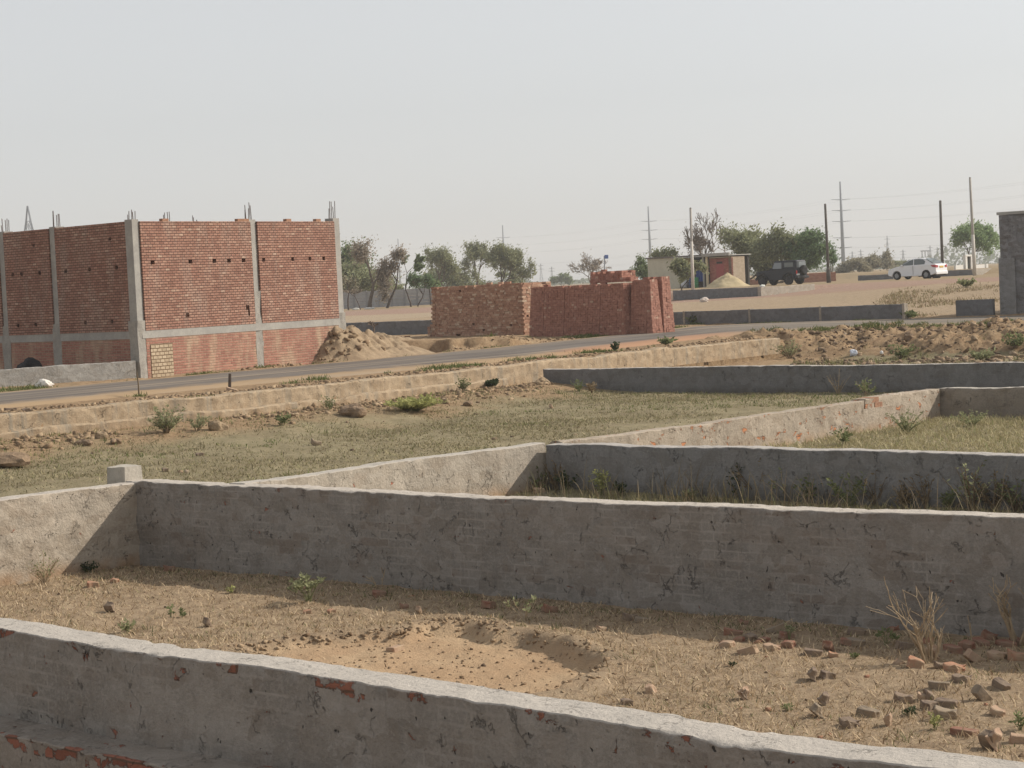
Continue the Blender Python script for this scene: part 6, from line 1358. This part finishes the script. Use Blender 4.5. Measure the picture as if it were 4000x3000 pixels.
rows = [
 (190, 535, 'chip', RED, 'dull red chunk at the back of the left brick heap', 20, 10, 1.2), (115, 610, 'block', RED, 'large dull red block at the left end of the left brick heap', 25, 12, 1.0),
 (240, 645, 'half', BRN, 'brown half brick in the middle of the left brick heap', -20, 10, 1.1), (160, 655, 'chip', RED, 'red chip under the large dull red block', 10, 0, 1.3),
 (430, 590, 'block', GRY, 'grey mortared slab tilted on the right of the left brick heap', 30, -22, 1.0), (500, 635, 'half', RED, 'dark red half brick below the tilted grey slab', 60, 15, 1.1),
 (340, 660, 'chip', RED, 'flat red chip in front of the tilted grey slab', -10, 0, 1.4), (225, 745, 'block', PNK, 'big sunlit pinkish brick facing the photo, front of the left heap', 12, -18, 1.0),
 (400, 715, 'half', PNK, 'flat pink half brick right of the big sunlit brick', -15, 0, 1.2), (515, 690, 'half', RED, 'flat dull red brick at the right end of the left heap', 5, 0, 1.1), (75, 695, 'half', PNK, 'flat pink piece at the left end, before the heap', 5, 0, 1.2),
 (690, 755, 'block', BRN, 'sunlit brown-topped block right of the left heap', 20, 8, .95), (830, 765, 'chip', ORG, 'small orange chip beside the brown-topped block', 30, 12, 1.1), (810, 715, 'wedge', RED, 'dark red fragment in the shade behind the orange chip', 80, 30, 1.),
 (1005, 605, 'block', BRN, 'brown block leaning on top of the grey one in the wall\'s shade', 15, 10, .95), (1000, 680, 'block', GRY, 'grey-brown block in the wall\'s shade, under the brown one', -5, 5, 1.0), (930, 680, 'chip', RED, 'small dark red chip left of the shaded grey-brown block', 50, 20, 1.3),
 (1330, 570, 'block', RED, 'big reddish brick propped against the shaded wall left of the tall shrub', 40, -38, 1.0), (1350, 705, 'block', BRN, 'rounded brown block in the shade left of the tall shrub\'s stem', 70, 14, .95), (1260, 580, 'chip', RED, 'small red chip beside the propped reddish brick', 0, 0, 1.2),
 (1430, 840, 'half', ORG, 'orange-red half brick left of the tall shrub\'s foot', 30, 24, 1.25), (1565, 775, 'wedge', PNK, 'upright tan fragment behind the tall shrub\'s foot', 70, 60, 1.2), (1715, 865, 'half', ORG, 'orange brick box right of the tall shrub\'s foot', -20, 0, 1.4), (1600, 845, 'chip', BRN, 'small brown chip between shrub foot and orange box', 40, 10, 1.3),
 (1700, 720, 'whole', RED, 'dark red brick at the left of the shaded row behind the shrub', -35, 0, 1.2), (1900, 680, 'whole', RED, 'dark red brick in the middle of the shaded row', -38, 6, 1.2), (2085, 690, 'whole', RED, 'dark red brick at the right of the shaded row', -35, 0, 1.3), (1960, 640, 'half', RED, 'red half brick highest against the wall in the shaded row', 10, 20, 1.2), (2180, 670, 'whole', RED, 'dull red brick ending the shaded row at the right edge', -30, 0, 1.2), (1800, 705, 'half', RED, 'dull red half brick inside the shaded row', -10, 10, 1.2),
 (1850, 800, 'block', PNK, 'tilted pinkish block below the crooked twig', 60, 40, 1.0), (2030, 775, 'half', PNK, 'sunlit pale pink brick near the right edge', -10, 0, 1.4), (2150, 785, 'half', ORG, 'sunlit orange-pink brick at the right edge', 30, 15, 1.35),
 (1600, 985, 'block', GRY, 'grey-brown block above the big dark brick', 10, 0, .95), (1660, 1130, 'block', BRN, 'biggest dark brown brick standing in the dry grass', -12, 0, 1.2), (1545, 1065, 'wedge', BRN, 'brown broken piece touching the biggest dark brick', 40, 10, 1.2), (1640, 1205, 'half', GRY, 'tan block right below the biggest dark brick', 20, 10, 1.5), (1535, 1140, 'half', BRN, 'brown half brick left of the tan block', 70, 10, 1.2),
 (1785, 1325, 'whole', RED, 'dark red-brown brick low in the grass near the lower right', -8, 0, 1.2), (2020, 1430, 'wedge', PNK, 'tan wedge standing on end near the lower right corner', 20, 62, 1.4), (1965, 1425, 'half', BRN, 'dark face of a brick beside the standing tan wedge', 80, 70, 1.2), (2185, 1380, 'block', PNK, 'tan block at the right edge above the near wall', 30, 10, .9),
 (1910, 1080, 'block', GRY, 'grey arched lump standing in the grass at right', 60, 48, 1.0), (2050, 990, 'block', BRN, 'brown-grey slab near the right edge, above the arched lump', -30, 15, .95), (2020, 1185, 'chip', PNK, 'small tan chip right of the arched lump', 0, 15, 1.4), (1765, 940, 'half', BRN, 'flat dark brown piece behind the arched lump', -5, 0, 1.2),
 (705, 935, 'wedge', BRN, 'brown triangular fragment on the dry grass, left of a similar one', 30, 55, 1.1), (795, 920, 'half', BRN, 'brown stub on the dry grass, right of the triangular fragment', 60, 20, 1.), (208, 1070, 'wedge', PNK, 'lone tan triangular fragment on the dry grass', 10, 58, 1.), (1090, 1190, 'block', GRY, 'flat grey slab in the dry grass near the long near wall', -15, 5, 1.05), (790, 1115, 'wedge', BRN, 'pointed brown piece left of the flat grey slab', 20, 50, 1.1), (735, 1195, 'wedge', GRY, 'dark pointed piece nearest the long near wall', 50, 45, 1.1), (1340, 1090, 'half', BRN, 'brown broken piece between the flat slab and the big dark brick', 20, 10, 1.3), (1245, 1260, 'wedge', PNK, 'small tan shard right of the flat grey slab', 20, 60, .9),
 (1480, 1070, 'chip', PNK, 'pale chip left of the biggest dark brick', 30, 10, 1.3), (960, 1260, 'half', BRN, 'half buried brown brick beside the near wall', -30, 0, 1.2)]
for zx, zy, kk, ci, lab, rz, tl, sc in rows: brick(*Z(zx, zy), kk, ci, lab, rz-40, tl, 0, sc)
for px, py, kk, ci, lab, rz, tl, sc in (
 (1200, 2395, 'chip', ORG, 'small orange chip below the bushy pale weed, left one', 10, 0, 1.1), (1294, 2392, 'chip', ORG, 'small orange chip below the bushy pale weed, right one', 30, 0, 1.1), (1575, 2375, 'chip', RED, 'red chip on the shadow edge above the hollow', 10, 10, 1.2), (1640, 2395, 'wedge', PNK, 'pale pointed chip on the shadow edge above the hollow', 30, 40, .8),
 (1907, 2372, 'half', RED, 'red half brick in the shade behind the hollow', 60, 15, 1.2), (2145, 2390, 'half', RED, 'red half brick in the shade right of the straggly weed', 20, 15, 1.3), (2460, 2420, 'half', BRN, 'brown brick in the shade, left of a touching pair', 15, 10, 1.2), (2510, 2432, 'block', GRY, 'grey-brown slab in the shade, right of a touching pair', -20, 8, .9), (2345, 2462, 'chip', PNK, 'small pink chip on the sunlit edge right of the hollow', 20, 10, 1.1),
 (2550, 2705, 'wedge', PNK, 'pale pink flake lying in front of the long near wall', -20, 10, 1.2), (2912, 2730, 'wedge', BRN, 'thin brown shard standing before the long near wall', 10, 60, .9), (2447, 2752, 'chip', BRN, 'dark chip right behind the near wall\'s top', 10, 10, 1.2),
 (434, 2392, 'wedge', BRN, 'dark upright fragment on the dry grass at left', 60, 60, 1.2), (362, 2292, 'half', ORG, 'orange-tan fragment near the corner shadow, left one', 20, 10, 1.2), (448, 2275, 'half', ORG, 'orange-tan fragment near the corner shadow, right one', -20, 8, .9), (815, 2445, 'wedge', BRN, 'brown fragment on the dry grass left of the hollow', 30, 30, 1.1), (660, 2228, 'half', RED, 'reddish brick at the foot of the shaded wall, left', 10, 6, 1.3), (1480, 2330, 'half', RED, 'red-brown rubble piece at the foot of the shaded wall, middle', 20, 10, 1.3),
 (2105, 1925, 'half', PNK, 'pink brick lying by the pale rising wall among weeds', 10, 8, 1.4), (1230, 1740, 'chip', GRY, 'whitish lump in the middle of the grass field', 10, 20, 2.6), (780, 1780, 'half', BRN, 'brown flat piece on the grass field at left', 20, 0, 1.3), (645, 1840, 'chip', BRN, 'brown chip behind the pale stub on the grass', 20, 10, 1.4), (2155, 1594, 'wedge', PNK, 'small pale fragment on the grass under the long dark wall', 20, 30, 1.2)):
    brick(px, py, kk, ci, lab, rz, tl, 0, sc)
for px, py, kk, ci, lab, rz, tl, sc in ((42, 1606, 'block', BRN, 'brown brick on the earth shoulder at the far left', 30, 0, 1.5), (105, 1608, 'half', BRN, 'dark piece right of the brown brick on the earth shoulder', 10, 0, 1.6), (905, 1530, 'block', PNK, 'pinkish stone block beside the short dark stake', -30, 12, 1.5), (2115, 1407, 'block', ORG, 'orange brick on the shoulder below the brick stacks, lower one', 20, 0, 1.5), (2135, 1392, 'whole', RED, 'red brick on the shoulder below the brick stacks, upper one', 30, 0, 1.5), (588, 1468, 'whole', RED, 'red brick at the foot of the pale brick patch', 10, 0, 1.3), (632, 1467, 'half', RED, 'half brick right at the corner of the pale brick patch', 40, 0, 1.3)):
    brick(px, py, kk, ci, lab, rz, tl, 0, sc, group='bricks along the road')
st = MB(); p = GT(896, 1524); st.tube([(0, 0, -.1), (.02, 0, .2), (.03, 0, .34)], [.035, .035, .03], 6); o = st.build('stake', M_BARKD); o.location = p; tag(o, 'short dark wooden stake standing on the shoulder of the road', 'stake')
for px, py, kk, ci, lab, rz in ((1592, 1316, 'whole', ORG, 'orange brick lying left of the brownish brick stack, nearest the stack', 10), (1560, 1318, 'half', RED, 'red half brick lying left of the brownish brick stack, farther out', 40), (2690, 1284, 'half', ORG, 'orange half brick at the sunlit foot of the split stack', 20)):
    brick(px, py, kk, ci, lab, rz, 0, 0, 1.5, group='bricks along the road')
# ------------------------------------------------------------------ the dusty air
hb = MB(); hb.box((0, 0, 24.5), (5000, 5000, 53))
hm = bpy.data.materials.new('haze'); hm.use_nodes = True; hn = hm.node_tree; hn.nodes.clear()
pv = hn.nodes.new('ShaderNodeVolumePrincipled'); om = hn.nodes.new('ShaderNodeOutputMaterial'); hn.links.new(pv.outputs[0], om.inputs['Volume'])
pv.inputs['Density'].default_value = .0004; pv.inputs['Color'].default_value = (.86, .88, .90, 1); pv.inputs['Anisotropy'].default_value = 0
haze = hb.build('haze', hm); tag(haze, kind='stuff')
